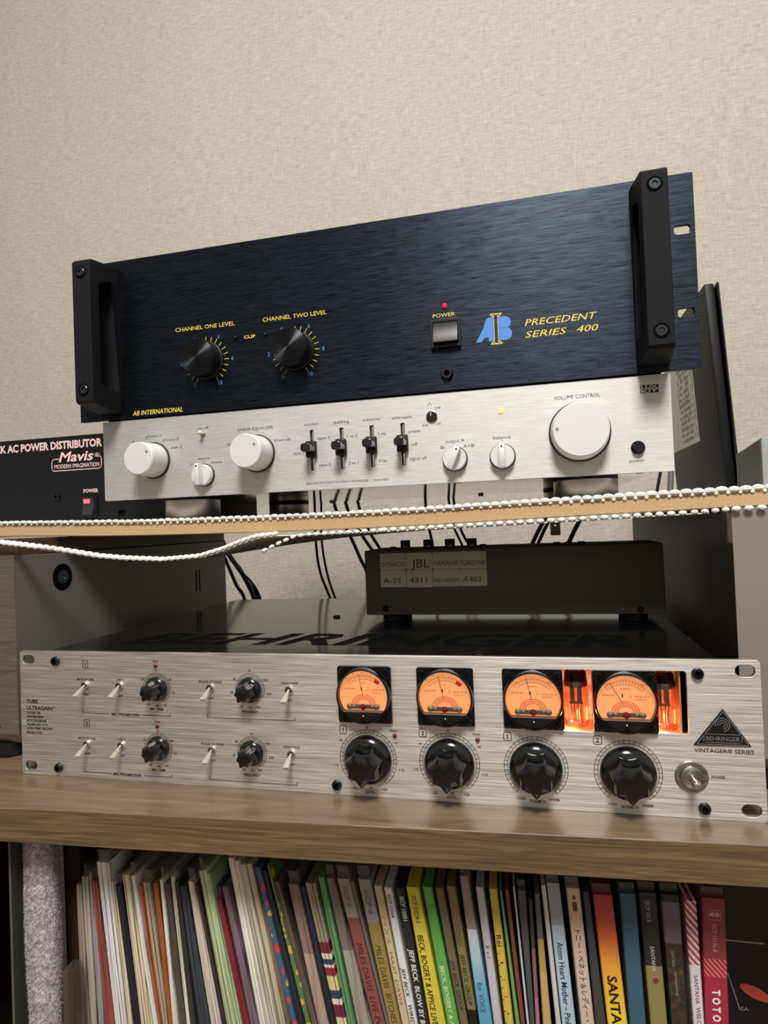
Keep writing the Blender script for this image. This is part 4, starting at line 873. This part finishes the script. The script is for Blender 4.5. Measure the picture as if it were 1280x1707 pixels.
# ------------------------------------------------------------------ records in the cabinet (frame of the cabinet: x, depth, z)
S0 = 40.0
RAW = [
(52.0,-69.6,53.6,-163.7,3.7,5.9),(56.3,-64.0,60.0,-163.0,4.2,5.0),(61.5,-60.9,65.5,-162.4,2.7,4.5),(64.1,-66.0,70.9,-161.9,4.1,7.2),
(68.1,-53.2,78.6,-161.1,9.1,9.4),(78.6,-65.9,88.4,-160.1,2.7,3.6),(82.1,-68.1,92.4,-159.6,4.5,4.9),(87.3,-60.5,97.8,-159.1,4.9,8.3),
(92.6,-61.0,106.6,-158.2,3.6,3.5),(99.5,-67.7,110.5,-157.8,2.7,2.6),(102.7,-64.3,113.6,-157.4,5.8,4.3),(109.8,-64.7,118.4,-157.0,4.3,2.6),
(115.1,-62.0,121.4,-156.6,2.2,3.5),(117.6,-65.0,125.7,-156.2,3.9,4.8),(122.6,-59.9,130.9,-155.7,2.6,2.6),(125.9,-62.9,133.9,-155.3,2.7,3.9),
(128.9,-65.8,139.1,-154.8,4.7,8.1),(134.6,-62.3,148.0,-153.9,5.2,7.2),(140.1,-64.3,156.0,-153.1,2.1,2.6),(143.0,-54.7,159.4,-152.7,3.0,3.4),
(146.4,-53.7,163.2,-152.3,2.6,3.3),(149.4,-55.5,166.9,-151.9,2.9,3.4),(155.1,-72.7,170.7,-151.5,3.4,4.5),(159.6,-63.8,176.1,-151.0,3.8,5.7),
(164.5,-44.8,182.3,-150.3,3.8,4.1),(168.6,-46.1,186.8,-149.9,3.8,4.1),(172.7,-48.2,191.3,-149.4,3.8,4.1),(176.9,-48.0,195.8,-148.9,3.7,4.0),
(182.6,-50.0,204.3,-148.1,3.7,3.2),(187.1,-52.0,208.3,-147.6,3.3,4.4),(190.9,-47.9,213.5,-147.1,3.3,3.2),(195.0,-58.5,217.5,-146.7,3.7,3.6),
(205.1,-59.3,221.9,-146.2,7.3,7.1),(213.2,-60.3,229.8,-145.4,2.8,3.6),(216.5,-57.8,234.2,-145.0,6.4,6.6),(225.4,-53.5,241.6,-144.2,3.6,4.7),
(230.5,-54.3,247.1,-143.6,4.8,9.2),(237.6,-54.2,257.5,-142.5,7.9,7.7),(246.2,-55.2,265.9,-141.7,1.9,1.6),(251.3,-53.4,267.8,-141.5,7.8,7.6),
(261.6,-56.4,276.2,-140.6,4.6,4.5),(268.1,-57.1,281.1,-140.1,4.6,4.9),(275.7,-57.0,286.7,-139.5,4.6,6.4),(282.2,-55.8,293.8,-138.8,7.5,9.7),
(292.3,-55.6,304.2,-137.7,5.6,7.4),(300.2,-55.4,312.3,-136.9,4.8,4.8),(307.2,-54.2,317.8,-136.3,5.2,5.4),(315.6,-47.1,324.0,-135.7,4.7,7.9),
(325.1,-53.8,332.6,-134.8,4.4,5.0),(333.1,-54.0,339.4,-134.1,4.7,5.0),(339.5,-54.3,345.8,-133.4,1.1,2.2),(342.4,-53.4,348.7,-133.1,2.2,2.4),
(347.4,-52.3,352.2,-132.7,1.1,1.4),(349.9,-53.6,354.3,-132.5,4.9,2.5),(356.4,-58.9,357.5,-132.2,2.1,2.4),(360.0,-55.0,361.7,-131.8,2.8,4.9),
(364.1,-49.4,369.3,-131.0,2.5,2.8),(367.3,-48.2,372.8,-130.6,7.3,7.9),(378.6,-50.6,383.8,-129.5,7.6,7.5),(388.2,-51.8,392.0,-128.6,3.1,5.8),
(393.6,-52.8,398.8,-127.9,10.8,11.0),(408.8,-51.4,411.2,-126.6,8.7,8.9),(419.5,-50.7,422.8,-125.4,9.6,9.2),(431.7,-50.6,434.3,-124.2,9.8,8.7),
(444.2,-52.8,445.9,-123.0,6.2,5.8),(453.7,-50.8,452.3,-122.4,12.1,12.5),
]
def P_(name, rgb, rough=0.5): return plain(name, rgb, rough)
PAPERS = {}
def paper(rgb, rough=0.55):
    m_ = sum(rgb) / 3; rgb = tuple(int(m_ + (c - m_) * 0.85) for c in rgb)
    if rgb not in PAPERS: PAPERS[rgb] = plain('printed_card_%d' % len(PAPERS), rgb, rough)
    return PAPERS[rgb]
WHITEC, CREAM, TAUPE = (226, 222, 208), (216, 204, 166), (160, 148, 128)
# each: label, category, bands along the spine [(from, to, rgb)] as fractions of the visible length, text list (string, from, to, across 0..1, capital share, rgb, bold)
BK = (26, 24, 24); WT = (226, 224, 216)
RINFO = [
 ('taupe record sleeve at the end of the row beside the dark divider', [(0, 9, (150, 134, 116))], []),
 ('greyish beige record sleeve, second from the dark divider', [(0, 9, (176, 164, 146))], []),
 ('thin pale grey record sleeve touching the coral one', [(0, 9, (150, 150, 146))], []),
 ('coral red record sleeve near the dark divider', [(0, 9, (158, 72, 58))], []),
 ('thick white record sleeve next to the coral red one', [(0, 9, (222, 222, 216))], []),
 ('thin cream record sleeve between a thick white and a near-black one', [(0, 9, CREAM)], []),
 ('near-black record sleeve between two cream ones, close to the thick white one', [(0, 9, (34, 36, 42))], []),
 ('thick cream record sleeve next to the near-black one', [(0, 9, (214, 200, 160))], []),
 ('white rough-edged record sleeve before the orange-red one', [(0, 9, (224, 220, 204))], []),
 ('thin orange-red record sleeve beside a taupe one', [(0, 9, (196, 84, 44))], []),
 ('taupe record sleeve between the orange-red and orange-brown ones', [(0, 9, (172, 154, 124))], []),
 ('orange-brown record sleeve standing among pale ones', [(0, 9, (176, 92, 36))], []),
 ('thin white record sleeve touching the orange-brown one', [(0, 9, (224, 214, 196))], []),
 ('dark grey-brown record sleeve after the orange-brown one', [(0, 9, (82, 76, 70))], []),
 ('thin bright white record sleeve standing between dark ones', [(0, 9, (230, 226, 206))], []),
 ('thin dark charcoal record sleeve beside a blue-grey one', [(0, 9, (54, 52, 50))], []),
 ('dark blue-grey record sleeve beside an ochre-edged white one', [(0, 9, (56, 62, 70))], []),
 ('white record sleeve with an ochre edge', [(0, 9, (206, 198, 178))], []),
 ('thin dark brown record sleeve before the green-edged ones', [(0, 9, (58, 46, 38))], []),
 ('green-edged pale record sleeve beside the thin dark brown one', [(0, 9, (176, 192, 140))], []),
 ('green-edged pale record sleeve, middle of the three', [(0, 9, (186, 202, 150))], []),
 ('green-edged pale record sleeve beside the dark red one', [(0, 9, (168, 194, 138))], []),
 ('dark red record sleeve beside the green-edged ones', [(0, 9, (140, 32, 46))], []),
 ('mauve record sleeve beside the dark red one', [(0, 9, (120, 98, 106))], []),
 ('white record sleeve beside the mauve one', [(0, 9, (228, 222, 206))], []),
 ('white record sleeve, second of the four white ones', [(0, 9, (214, 206, 186))], []),
 ('white record sleeve, third of the four white ones', [(0, 9, (206, 194, 168))], []),
 ('pale tan record sleeve beside the blue flowered spine', [(0, 9, (196, 180, 142))], []),
 ('record with a blue spine scattered with pink and yellow flowers', 'flowers_blue', []),
 ('dark navy record sleeve between the two flowered spines', [(0, 9, (34, 44, 52))], []),
 ('record with a green spine scattered with yellow flowers', 'flowers_green', []),
 ('dark taupe record sleeve beside the green flowered spine', [(0, 9, (100, 88, 74))], []),
 ('wide pinkish beige record sleeve in crumpled plastic', [(0, 0.5, (138, 112, 102)), (0.5, 9, (176, 150, 130))], []),
 ('dark navy record sleeve beside the striped one', [(0, 9, (36, 42, 52))], []),
 ('record with maroon, cream and navy blocks along its spine', 'blocks', []),
 ('bright green edged record sleeve beside the colour-blocked one', [(0, 9, (92, 152, 92))], []),
 ('grey-beige record sleeve before the maroon spine', [(0, 0.5, (118, 110, 98)), (0.5, 9, (158, 150, 130))], []),
 ('record with a maroon spine and a grey paper top', [(0, 0.27, (150, 144, 138)), (0.27, 9, (146, 78, 68))], [('SICP 4', 0.05, 0.19, 0.5, 0.4, (90, 84, 80), 0), ('MILES DAVIS  LIVE-EVIL', 0.45, 1.06, 0.5, 0.5, (62, 30, 26), 0)]),
 ('thin grey plastic-covered record sleeve between the maroon and mustard spines', [(0, 9, (120, 112, 100))], []),
 ('record with a mustard spine and a grey paper top', [(0, 0.3, (150, 146, 138)), (0.3, 9, (160, 132, 66))], [('SICP 8', 0.07, 0.24, 0.5, 0.4, (80, 76, 72), 0), ('MILES DAVIS  BITCHES BREW', 0.46, 1.16, 0.5, 0.5, (66, 50, 28), 0)]),
 ('cream record spine with dark handwritten-style lettering', [(0, 9, (208, 188, 140))], [('マイルス', 0.2, 0.42, 0.5, 0.45, (110, 84, 60), 0), ('MAXI  DAVIS', 0.48, 0.86, 0.5, 0.45, (110, 84, 60), 0)]),
 ('white record spine with black lettering beside the cream one', [(0, 9, (222, 222, 222))], [('SICP 10004', 0.05, 0.22, 0.5, 0.5, BK, 0.01), ('JEFF BECK    WIRED', 0.59, 1.0, 0.5, 0.5, BK, 0.015)]),
 ('black record spine with white lettering and a gold front edge', [(0, 9, (44, 42, 38))], [('SICP 10001', 0.06, 0.24, 0.5, 0.5, WT, 0.01), ('JEFF BECK  BLOW BY BLOW', 0.45, 1.12, 0.55, 0.55, WT, 0.02)]),
 ('yellow record spine with black lettering', [(0, 9, (224, 206, 54))], [('SICP 20024-5', 0.06, 0.26, 0.45, 0.34, BK, 0.005), ('BECK, BOGERT & APPICE LIVE', 0.35, 1.0, 0.42, 0.42, BK, 0.015)]),
 ('bright green record spine with white lettering', [(0, 9, (98, 178, 74))], [('BECK, BOGERT & APPICE', 0.58, 1.14, 0.5, 0.42, (214, 232, 200), 0.01)]),
 ('brown record spine beside the bright green one', [(0, 9, (118, 104, 70))], [('JEFF BECK GROUP', 0.53, 0.9, 0.5, 0.5, (44, 38, 26), 0.01)]),
 ('olive record spine with a black lower end', [(0, 0.9, (136, 120, 72)), (0.9, 9, (22, 22, 22))], [('JEFF BECK GROUP', 0.5, 0.87, 0.5, 0.5, (44, 38, 26), 0.01), ('/////////', 0.27, 0.44, 0.5, 0.6, (78, 68, 40), 0.01)]),
 ('record spine fading from white to sky blue', 'sky', [('Rei  VOICE', 0.72, 0.92, 0.55, 0.5, (52, 70, 110), 0.005)]),
 ('pale lilac record spine beside the white and blue one', [(0, 9, (196, 190, 196))], [('R e i', 0.43, 0.52, 0.5, 0.45, (60, 58, 62), 0)]),
 ('yellow record spine printed like a ruler', [(0, 9, (218, 190, 58))], [('Rei', 0.345, 0.43, 0.5, 0.62, BK, 0.01), ('1', 0.545, 0.556, 0.5, 0.42, BK, 0), ('2', 0.67, 0.682, 0.5, 0.42, BK, 0), ('3', 0.795, 0.807, 0.5, 0.42, BK, 0), ('4', 0.92, 0.933, 0.5, 0.42, BK, 0), ('I   I   I   I   I   I   I', 0.48, 1.0, 0.16, 0.2, BK, 0)]),
 ('thin lime green record sleeve beside the ruler-like spine', [(0, 9, (110, 180, 84))], []),
 ('thin red-brown record sleeve beside the lime green one', [(0, 9, (142, 66, 54))], []),
 ('very thin pale aqua record sleeve', [(0, 9, (186, 212, 212))], []),
 ('dark grey record sleeve beside the pale aqua one', [(0, 9, (78, 80, 82))], []),
 ('thin dusty pink record spine', [(0, 0.4, (70, 68, 68)), (0.4, 0.8, (150, 96, 104)), (0.8, 9, (190, 112, 122))], []),
 ('record sleeve grey above, gold and orange below', [(0, 0.35, (100, 104, 104)), (0.35, 0.6, (186, 156, 60)), (0.6, 9, (206, 164, 96))], []),
 ('thin off-white record spine before the pale blue one', [(0, 9, (206, 206, 198))], []),
 ('wide pale blue record spine with black lettering', [(0, 0.3, (160, 166, 170)), (0.3, 9, (172, 196, 212))], [('Atom Heart Mother – Pink Floyd', 0.42, 1.14, 0.5, 0.46, (30, 34, 40), 0.015)]),
 ('peach record spine with black Japanese lettering', [(0, 9, (212, 186, 164))], [('トニー・ベネット＆レディー・ガガ', 0.31, 1.1, 0.5, 0.42, (50, 42, 38), 0.01), ('■', 0.1, 0.17, 0.5, 0.36, (84, 72, 64), 0), ('●', 0.05, 0.085, 0.5, 0.24, (84, 72, 64), 0)]),
 ('dark sleeve in clear plastic between the peach and the fiery spine', [(0, 9, (66, 66, 62))], []),
 ('wide record spine fading from crimson through orange to yellow', 'fire', [('SANTANA', 0.62, 1.16, 0.5, 0.5, (56, 30, 22), 0.03)]),
 ('teal blue record spine', [(0, 9, (54, 96, 116))], []),
 ('record spine black above and olive gold below with a red dot', [(0, 0.56, (46, 44, 38)), (0.56, 9, (146, 132, 70))], [('SICP 1013', 0.06, 0.22, 0.45, 0.28, (170, 166, 150), 0), ('SANTANA', 0.41, 0.6, 0.5, 0.24, (200, 196, 176), 0.01)]),
 ('dark mottled record spine with a grey paper top', [(0, 0.06, (40, 36, 38)), (0.06, 0.38, (108, 98, 106)), (0.38, 9, 'mottle')], [('SANTANA', 0.44, 0.56, 0.4, 0.2, (150, 144, 126), 0), ('caravanserai', 0.6, 0.78, 0.5, 0.22, (150, 144, 126), 0)]),
 ('record spine with pink slanted stripes above plain white', 'stripes', [('SANTANA  WELCOME', 0.6, 1.1, 0.5, 0.36, (88, 66, 110), 0.01)]),
 ('crimson record spine last in the row, bold white lettering', [(0, 0.48, (150, 54, 60)), (0.48, 0.62, 'hatch'), (0.62, 9, (176, 36, 64))], [('SICP 10136-8', 0.2, 0.42, 0.5, 0.2, (206, 150, 146), 0), ('T O T O  N', 0.72, 1.06, 0.5, 0.34, (240, 230, 228), 0.04)]),
]
# printed patterns
def pattern(kind):
    if kind in PAPERS: return PAPERS[kind]
    m = Mat('printed_' + kind, (120, 120, 120), 0.5)
    if kind.startswith('flowers'):
        base, f1, f2 = {'flowers_blue': ((74, 98, 132), (206, 70, 92), (216, 196, 84)), 'flowers_green': ((96, 124, 74), (214, 176, 62), (222, 200, 90))}[kind]
        v = m.n('ShaderNodeTexVoronoi'); v.inputs['Scale'].default_value = 185; m.link(m.coords(), v.inputs['Vector'])
        a = m.ramp(v.outputs['Distance'], [(0.40, (255, 255, 255)), (0.46, (0, 0, 0))])
        sp = m.n('ShaderNodeSeparateColor'); m.link(v.outputs['Color'], sp.inputs[0])
        c = m.ramp(sp.outputs[0], [(0.0, f1), (0.45, f1), (0.5, f2), (0.62, f2), (0.66, base)])
        for e_ in c.node.color_ramp.elements: pass
        mx = m.n('ShaderNodeMix', data_type='RGBA'); m.link(a, mx.inputs[0]); mx.inputs[6].default_value = lin(base); m.link(c, mx.inputs[7]); m.color(mx.outputs[2])
    elif kind == 'mottle':
        m.color(m.ramp(m.noise((1, 1, 1), 260, 4), [(0.35, (36, 33, 28)), (0.6, (70, 62, 48)), (0.75, (110, 84, 62))]))
    elif kind in ('stripes', 'hatch'):
        w = m.n('ShaderNodeTexWave', bands_direction='DIAGONAL'); w.inputs['Scale'].default_value = 175 if kind == 'stripes' else 230
        m.link(m.coords((1, 0, 0.85)), w.inputs['Vector'])
        c0, c1 = ((168, 76, 92), (226, 206, 206)) if kind == 'stripes' else ((158, 40, 56), (206, 112, 112))
        m.color(m.ramp(w.outputs[1] if len(w.outputs) > 1 else w.outputs[0], [(0.45, c0), (0.55, c1)]))
    PAPERS[kind] = m.m; return m.m
def leaves(rgb, th):
    """Card with the fine edges of inner sleeves showing along its spine (th: lean)."""
    m_ = sum(rgb) / 3; rgb = tuple(m_ + (c - m_) * 0.85 for c in rgb)
    m = Mat('sleeve_edge', rgb, 0.6); r1 = m.n('ShaderNodeMapping'); r1.inputs['Rotation'].default_value = (0, th, 0)
    tcn = m.n('ShaderNodeTexCoord'); m.link(tcn.outputs['Object'], r1.inputs[0])
    s1 = m.n('ShaderNodeMapping'); s1.inputs['Scale'].default_value = (1000, 20, 9); m.link(r1.outputs[0], s1.inputs[0])
    nz_ = m.n('ShaderNodeTexNoise'); nz_.inputs['Scale'].default_value = 1.0; nz_.inputs['Detail'].default_value = 3.0; m.link(s1.outputs[0], nz_.inputs['Vector'])
    d = tuple(c * 0.42 for c in rgb); l = tuple(min(c * 1.12 + 4, 250) for c in rgb)
    m.color(m.ramp(nz_.outputs[0], [(0.34, d), (0.5, rgb), (0.66, l)])); m.bump(nz_.outputs[0], 0.3, 0.0004); return m.m
def grad(name, stops, z0, z1):
    m = Mat(name, stops[0][1], 0.45); sp = m.n('ShaderNodeSeparateXYZ'); m.link(m.coords(), sp.inputs[0])
    m.color(m.ramp(m.rng(sp.outputs['Z'], 0, 1, z0 * K, z1 * K), stops)); return m.m

FLOORZ = -361.95
LEFT = []
for (xt, zt, xb, zb_, wt, wb) in RAW:
    LEFT.append(lambda z, xt=xt, zt=zt, xb=xb, zb_=zb_: xt + (xb - xt) * (z - zt) / (zb_ - zt) if z > zb_ else xb + 10 * (zb_ - z) / 200.0)
SLEEVE = clear('clear_outer_sleeve', (240, 240, 238), 0.12, 0.05, 0.05)
random.seed(11)
for i, ((xt, zt, xb, zb_, wt, wb), (label, bands, texts)) in enumerate(zip(RAW, RINFO)):
    L = LEFT[i]; s0 = S0 + random.uniform(-0.6, 0.9); dep = s0 + 311
    span = zt - zb_
    def width(z):
        w = wt + (wb - wt) * min(max((zt - z) / span, 0), 1)
        if i + 1 < len(RAW): w = min(w, LEFT[i + 1](z) - L(z) - 0.16)
        return max(w, 0.5)
    mats = []; LV = {}
    if bands == 'blocks':
        seq = [(0, 0.42, (150, 142, 112)), (0.42, 0.5, (120, 36, 48)), (0.5, 0.54, (222, 206, 170)), (0.54, 0.58, (52, 66, 92)), (0.58, 0.6, (230, 222, 206)), (0.6, 0.66, (164, 34, 54)), (0.66, 0.76, (222, 206, 132)), (0.76, 0.82, (44, 72, 92)), (0.82, 0.86, (226, 216, 196)), (0.86, 0.95, (122, 36, 52)), (0.95, 1.05, (212, 204, 150)), (1.05, 9, (52, 66, 84))]
    elif bands == 'sky': seq = [(0, 0.36, (150, 138, 132)), (0.36, 9, grad('printed_sky', [(0, (90, 160, 190)), (0.35, (104, 170, 196)), (0.85, (206, 214, 220)), (1, (210, 210, 212))], 225, 290))]  # grey upper band: the cabinet top's shadow painted into the spine colour
    elif bands == 'fire': seq = [(0, 9, grad('printed_fire', [(0, (238, 208, 60)), (0.4, (232, 160, 56)), (0.62, (206, 100, 58)), (1, (168, 52, 62))], 238, 312))]
    elif bands == 'stripes': seq = [(0, 0.52, 'stripes'), (0.52, 9, (216, 208, 214))]
    elif isinstance(bands, str): seq = [(0, 9, bands)]
    else: seq = bands
    cuts = sorted({0.0, 1.0} | {b[0] for b in seq if 0 < b[0] < 3} | {0.25, 0.5, 0.75})
    nodes = [zt - c * span for c in cuts] + [FLOORZ + 60, FLOORZ]
    fr = cuts + [2.0, 3.0]
    vs = []; fs = []; mi = []
    for z in nodes:
        a = L(z); b = a + width(z); ch_ = min(0.6, (b - a) * 0.3)
        vs += [(a, s0 + ch_, z), (a + ch_, s0, z), (b - ch_, s0, z), (b, s0 + ch_, z), (b, dep, z), (a, dep, z)]
    def band_mat(f):
        for a, b, c in seq:
            if a <= f + 1e-6 < b: return c
        return seq[-1][2]
    for k in range(len(nodes) - 1):
        c = band_mat((fr[k] + fr[k + 1]) / 2 if fr[k + 1] <= 1 else max(fr[k], 1.0)); m_ = c if not isinstance(c, (tuple, str)) else ((LV.setdefault(c, leaves(c, math.atan((xb - xt) / span))) if i < 37 and c not in LV else LV[c] if i < 37 else paper(c)) if isinstance(c, tuple) else pattern(c))
        if m_ not in mats: mats.append(m_)
        for j in range(6):
            fs.append((k * 6 + j, k * 6 + (j + 1) % 6, k * 6 + 6 + (j + 1) % 6, k * 6 + 6 + j)); mi.append(mats.index(m_))
    fs.append((0, 1, 2, 3, 4, 5)); mi.append(0); q = (len(nodes) - 1) * 6; fs.append((q + 5, q + 4, q + 3, q + 2, q + 1, q)); mi.append(len(mats) - 1)
    base = (L(FLOORZ) + 1, s0, FLOORZ)
    g = G(); vv = [g.bm.verts.new(p) for p in vs]
    for f, m_ in zip(fs, mi): g.bm.faces.new([vv[t] for t in f]).material_index = m_
    wide = wt > 4.4
    rec = tag(g.build('record_sleeve', mats, base=base, frame=CAB, ang=20), label, 'record', 'records standing in the cabinet')
    if texts:
        byc = {}
        T0 = Vector((L(zt), 0, zt)); D = Vector((L(zb_) - L(zt), 0, zb_ - zt)); Ln = D.length; U = D / Ln
        for s_, f0, f1, acr, hs_, rgb, bold in texts:
            wm = (width(zt) + width(zb_)) / 2; h = wm * hs_
            gg = byc.setdefault(rgb, G())
            def fn(u, v, d=0.0, acr=acr, wm=wm, h=h):
                p = T0 + U * u; return (p.x + wm * acr + v - h / 2, s0 - 0.07, p.z)
            gg.text(s_, f0 * Ln, f1 * Ln, 0, h, 0, bold=bold, fn=fn)
        for rgb, gg in byc.items(): gg.build('spine_lettering', paper(rgb), rec, recalc=False)
    if i == 62:
        a = L(-101) + 5; G().lathe((a, s0 - 0.02, -101), [(1.7, 0), (1.7, 0.05)], seg=20).build('red_dot', paper((150, 50, 44)), rec)
    if i == 65:
        a = L(-60); g = G(); p_ = rr(a + 3.2, a + 9.4, -63, -57.5, 0.3, 2); g.strip(p_ + p_[:1], 0.3, s0 - 0.07); g.ball((a + 5.2, s0, -60), (1.5, 0.1, 1.3), 10); g.ball((a + 7.6, s0, -60), (1.5, 0.1, 1.3), 10)
        g.build('maker_mark', paper((206, 150, 146)), rec)
    if i in (1, 3, 6, 8, 10, 12, 15, 19, 22, 26, 4, 17, 24, 32, 36, 37, 39, 47, 53, 57, 58, 60, 61, 62, 63, 65):
        # open clear sleeve standing a little proud of the card
        vs = []; hi = 7.0 if i < 50 else 5.0
        for z in (zt + hi, zt - 2):
            a = L(z); b = a + width(z)
            vs += [(a + 0.1, s0 + 3, z), (b - 0.1, s0 + 3, z), (b - 0.1, dep - 4, z), (a + 0.1, dep - 4, z)]
        gg = G(); gg.raw(vs, [(4, 5, 1, 0), (5, 6, 2, 1), (7, 4, 0, 3)]); gg.build('plastic_sleeve', SLEEVE, rec, recalc=False)

# ------------------------------------------------------------------ other things in the cabinet
FUR = speckled('fluffy_lavender_pile', (150, 142, 150), (208, 200, 206), 420, 0.9, 0.6, 0.002, spec=0.1)
g = G(); nx, nz = 26, 120; vs = []; fs = []
for k in range(nz + 1):
    z = -361.8 + (361.8 - 25.5) * k / nz
    for j in range(nx + 1):
        t = PI * j / nx
        cx = 37.2 + (z + 35) * -0.012; hw = 13.0 + 0.5 * math.sin(z * 0.05)
        x = cx - hw * math.copysign(abs(math.cos(t)) ** 0.6, math.cos(t)); y = 34 - 12.5 * math.sin(t) ** 0.5 if 0 < j < nx else 40
        if x > cx: x -= max(0.0, y - 21.5) * 0.5 * (x - cx) / hw
        nn = noise.noise(Vector((x * 0.28, y * 0.28, z * 0.28))) * 0.9 + noise.noise(Vector((x * 0.09, 3, z * 0.09))) * 0.8
        vs.append((x + (nn * 0.8 if j in (0, nx) else nn * 0.3), y - nn, z))
W_ = nx + 1
for k in range(nz):
    for j in range(nx): a = k * W_ + j; fs.append((a, a + 1, a + W_ + 1, a + W_))
g.raw(vs, fs)
random.seed(5)
blades = []
for q in range(15000):
    k = random.randrange(int(nz * 0.55), nz); j = random.randrange(0, nx); p = Vector(vs[k * W_ + j]).lerp(Vector(vs[(k + 1) * W_ + j + 1]), random.random())
    t = PI * (j + 0.5) / nx; nrm = Vector((-math.cos(t), -math.sin(t), 0))
    d = (nrm + Vector((random.uniform(-.7, .7), random.uniform(-.5, .3), random.uniform(-1.1, 0.4)))).normalized() * random.uniform(0.9, 2.2)
    sd = Vector((random.uniform(-1, 1), random.uniform(-1, 1), random.uniform(-1, 1))).normalized() * 0.22
    g.raw([p - sd, p + sd, p + d], [(0, 1, 2)])
cl = root('fluffy_cloth', (38, 120, FLOORZ), 'fluffy lavender-grey cloth folded upright in the cabinet beside the records', 'cloth', CAB)
g.build('pile', FUR, cl, recalc=False)
G().box(25, 41, 38.5, 45.6, FLOORZ, -26, 2, 2).move(lambda v: (v.x + (v.z + 35) * -0.006 - (1 if v.x > 40 else 0), v.y, v.z)).build('fold', FUR, cl)
ACRYL = clear('clear_acrylic', (226, 232, 228), 0.1, 0.05, 0.12)
EDGEA = plain('acrylic_cut_edge', (96, 92, 80), 0.3)
g = G().box(16.6, 18.2, 21, 260, FLOORZ, -24, 0.2, 1)
o = tag(g.build('acrylic_divider', [ACRYL, EDGEA], base=(17, 100, FLOORZ), frame=CAB), 'clear acrylic sheet standing on edge beside the fluffy cloth', 'divider')
for p in o.data.polygons:
    if p.normal.y < -0.5: p.material_index = 1
cc = tag(G().plate(rr(52.6, 60.6, FLOORZ, -115.5, 2.2, 4), [], 24, 34, 0.5).build('plastic_case', clear('hazy_clear_plastic', (225, 222, 218), 0.2, 0.02, 0.05), base=(55, 29, FLOORZ), frame=CAB), 'small hazy clear plastic case between the fluffy cloth and the records', 'case')
# record jacket facing out beyond the crimson spine
jk = root('leaning_record_jacket', (494, 60, FLOORZ), 'black record jacket leaning beyond the crimson spine, red-orange oval on its front', 'record', CAB)
jl = lambda v: (v.x, v.y + (v.z + 362) * 0.06, v.z)
G().box(474, 680, 62, 66, FLOORZ, -50, 0.4, 1).move(jl).build('jacket', plain('black_jacket_card', (13, 13, 14), 0.4), jk)
G().lathe((491.5, 61.95, -127.5), [(8.6, 0), (8.6, 0.06)], seg=40, fn=lambda t, h: 1.0).move(lambda v: jl(Vector((491.5 + (v.x - 491.5) * 1.0, v.y, -127.5 + (v.z + 127.5) * 0.42 - (v.x - 491.5) * 0.40)))).build('oval_label', paper((206, 72, 52)), jk)
g = G(); g.strip([(474.6, -97.6), (498, -98.2)], 0.9, 61.9); g.strip([(475, -112), (482, -138)], 0.5, 61.9); g.text('SA', 482.5, 487, -138.5, 2.4, 61.9); g.move(jl).build('cover_lettering', paper((150, 148, 146)), jk, recalc=False)
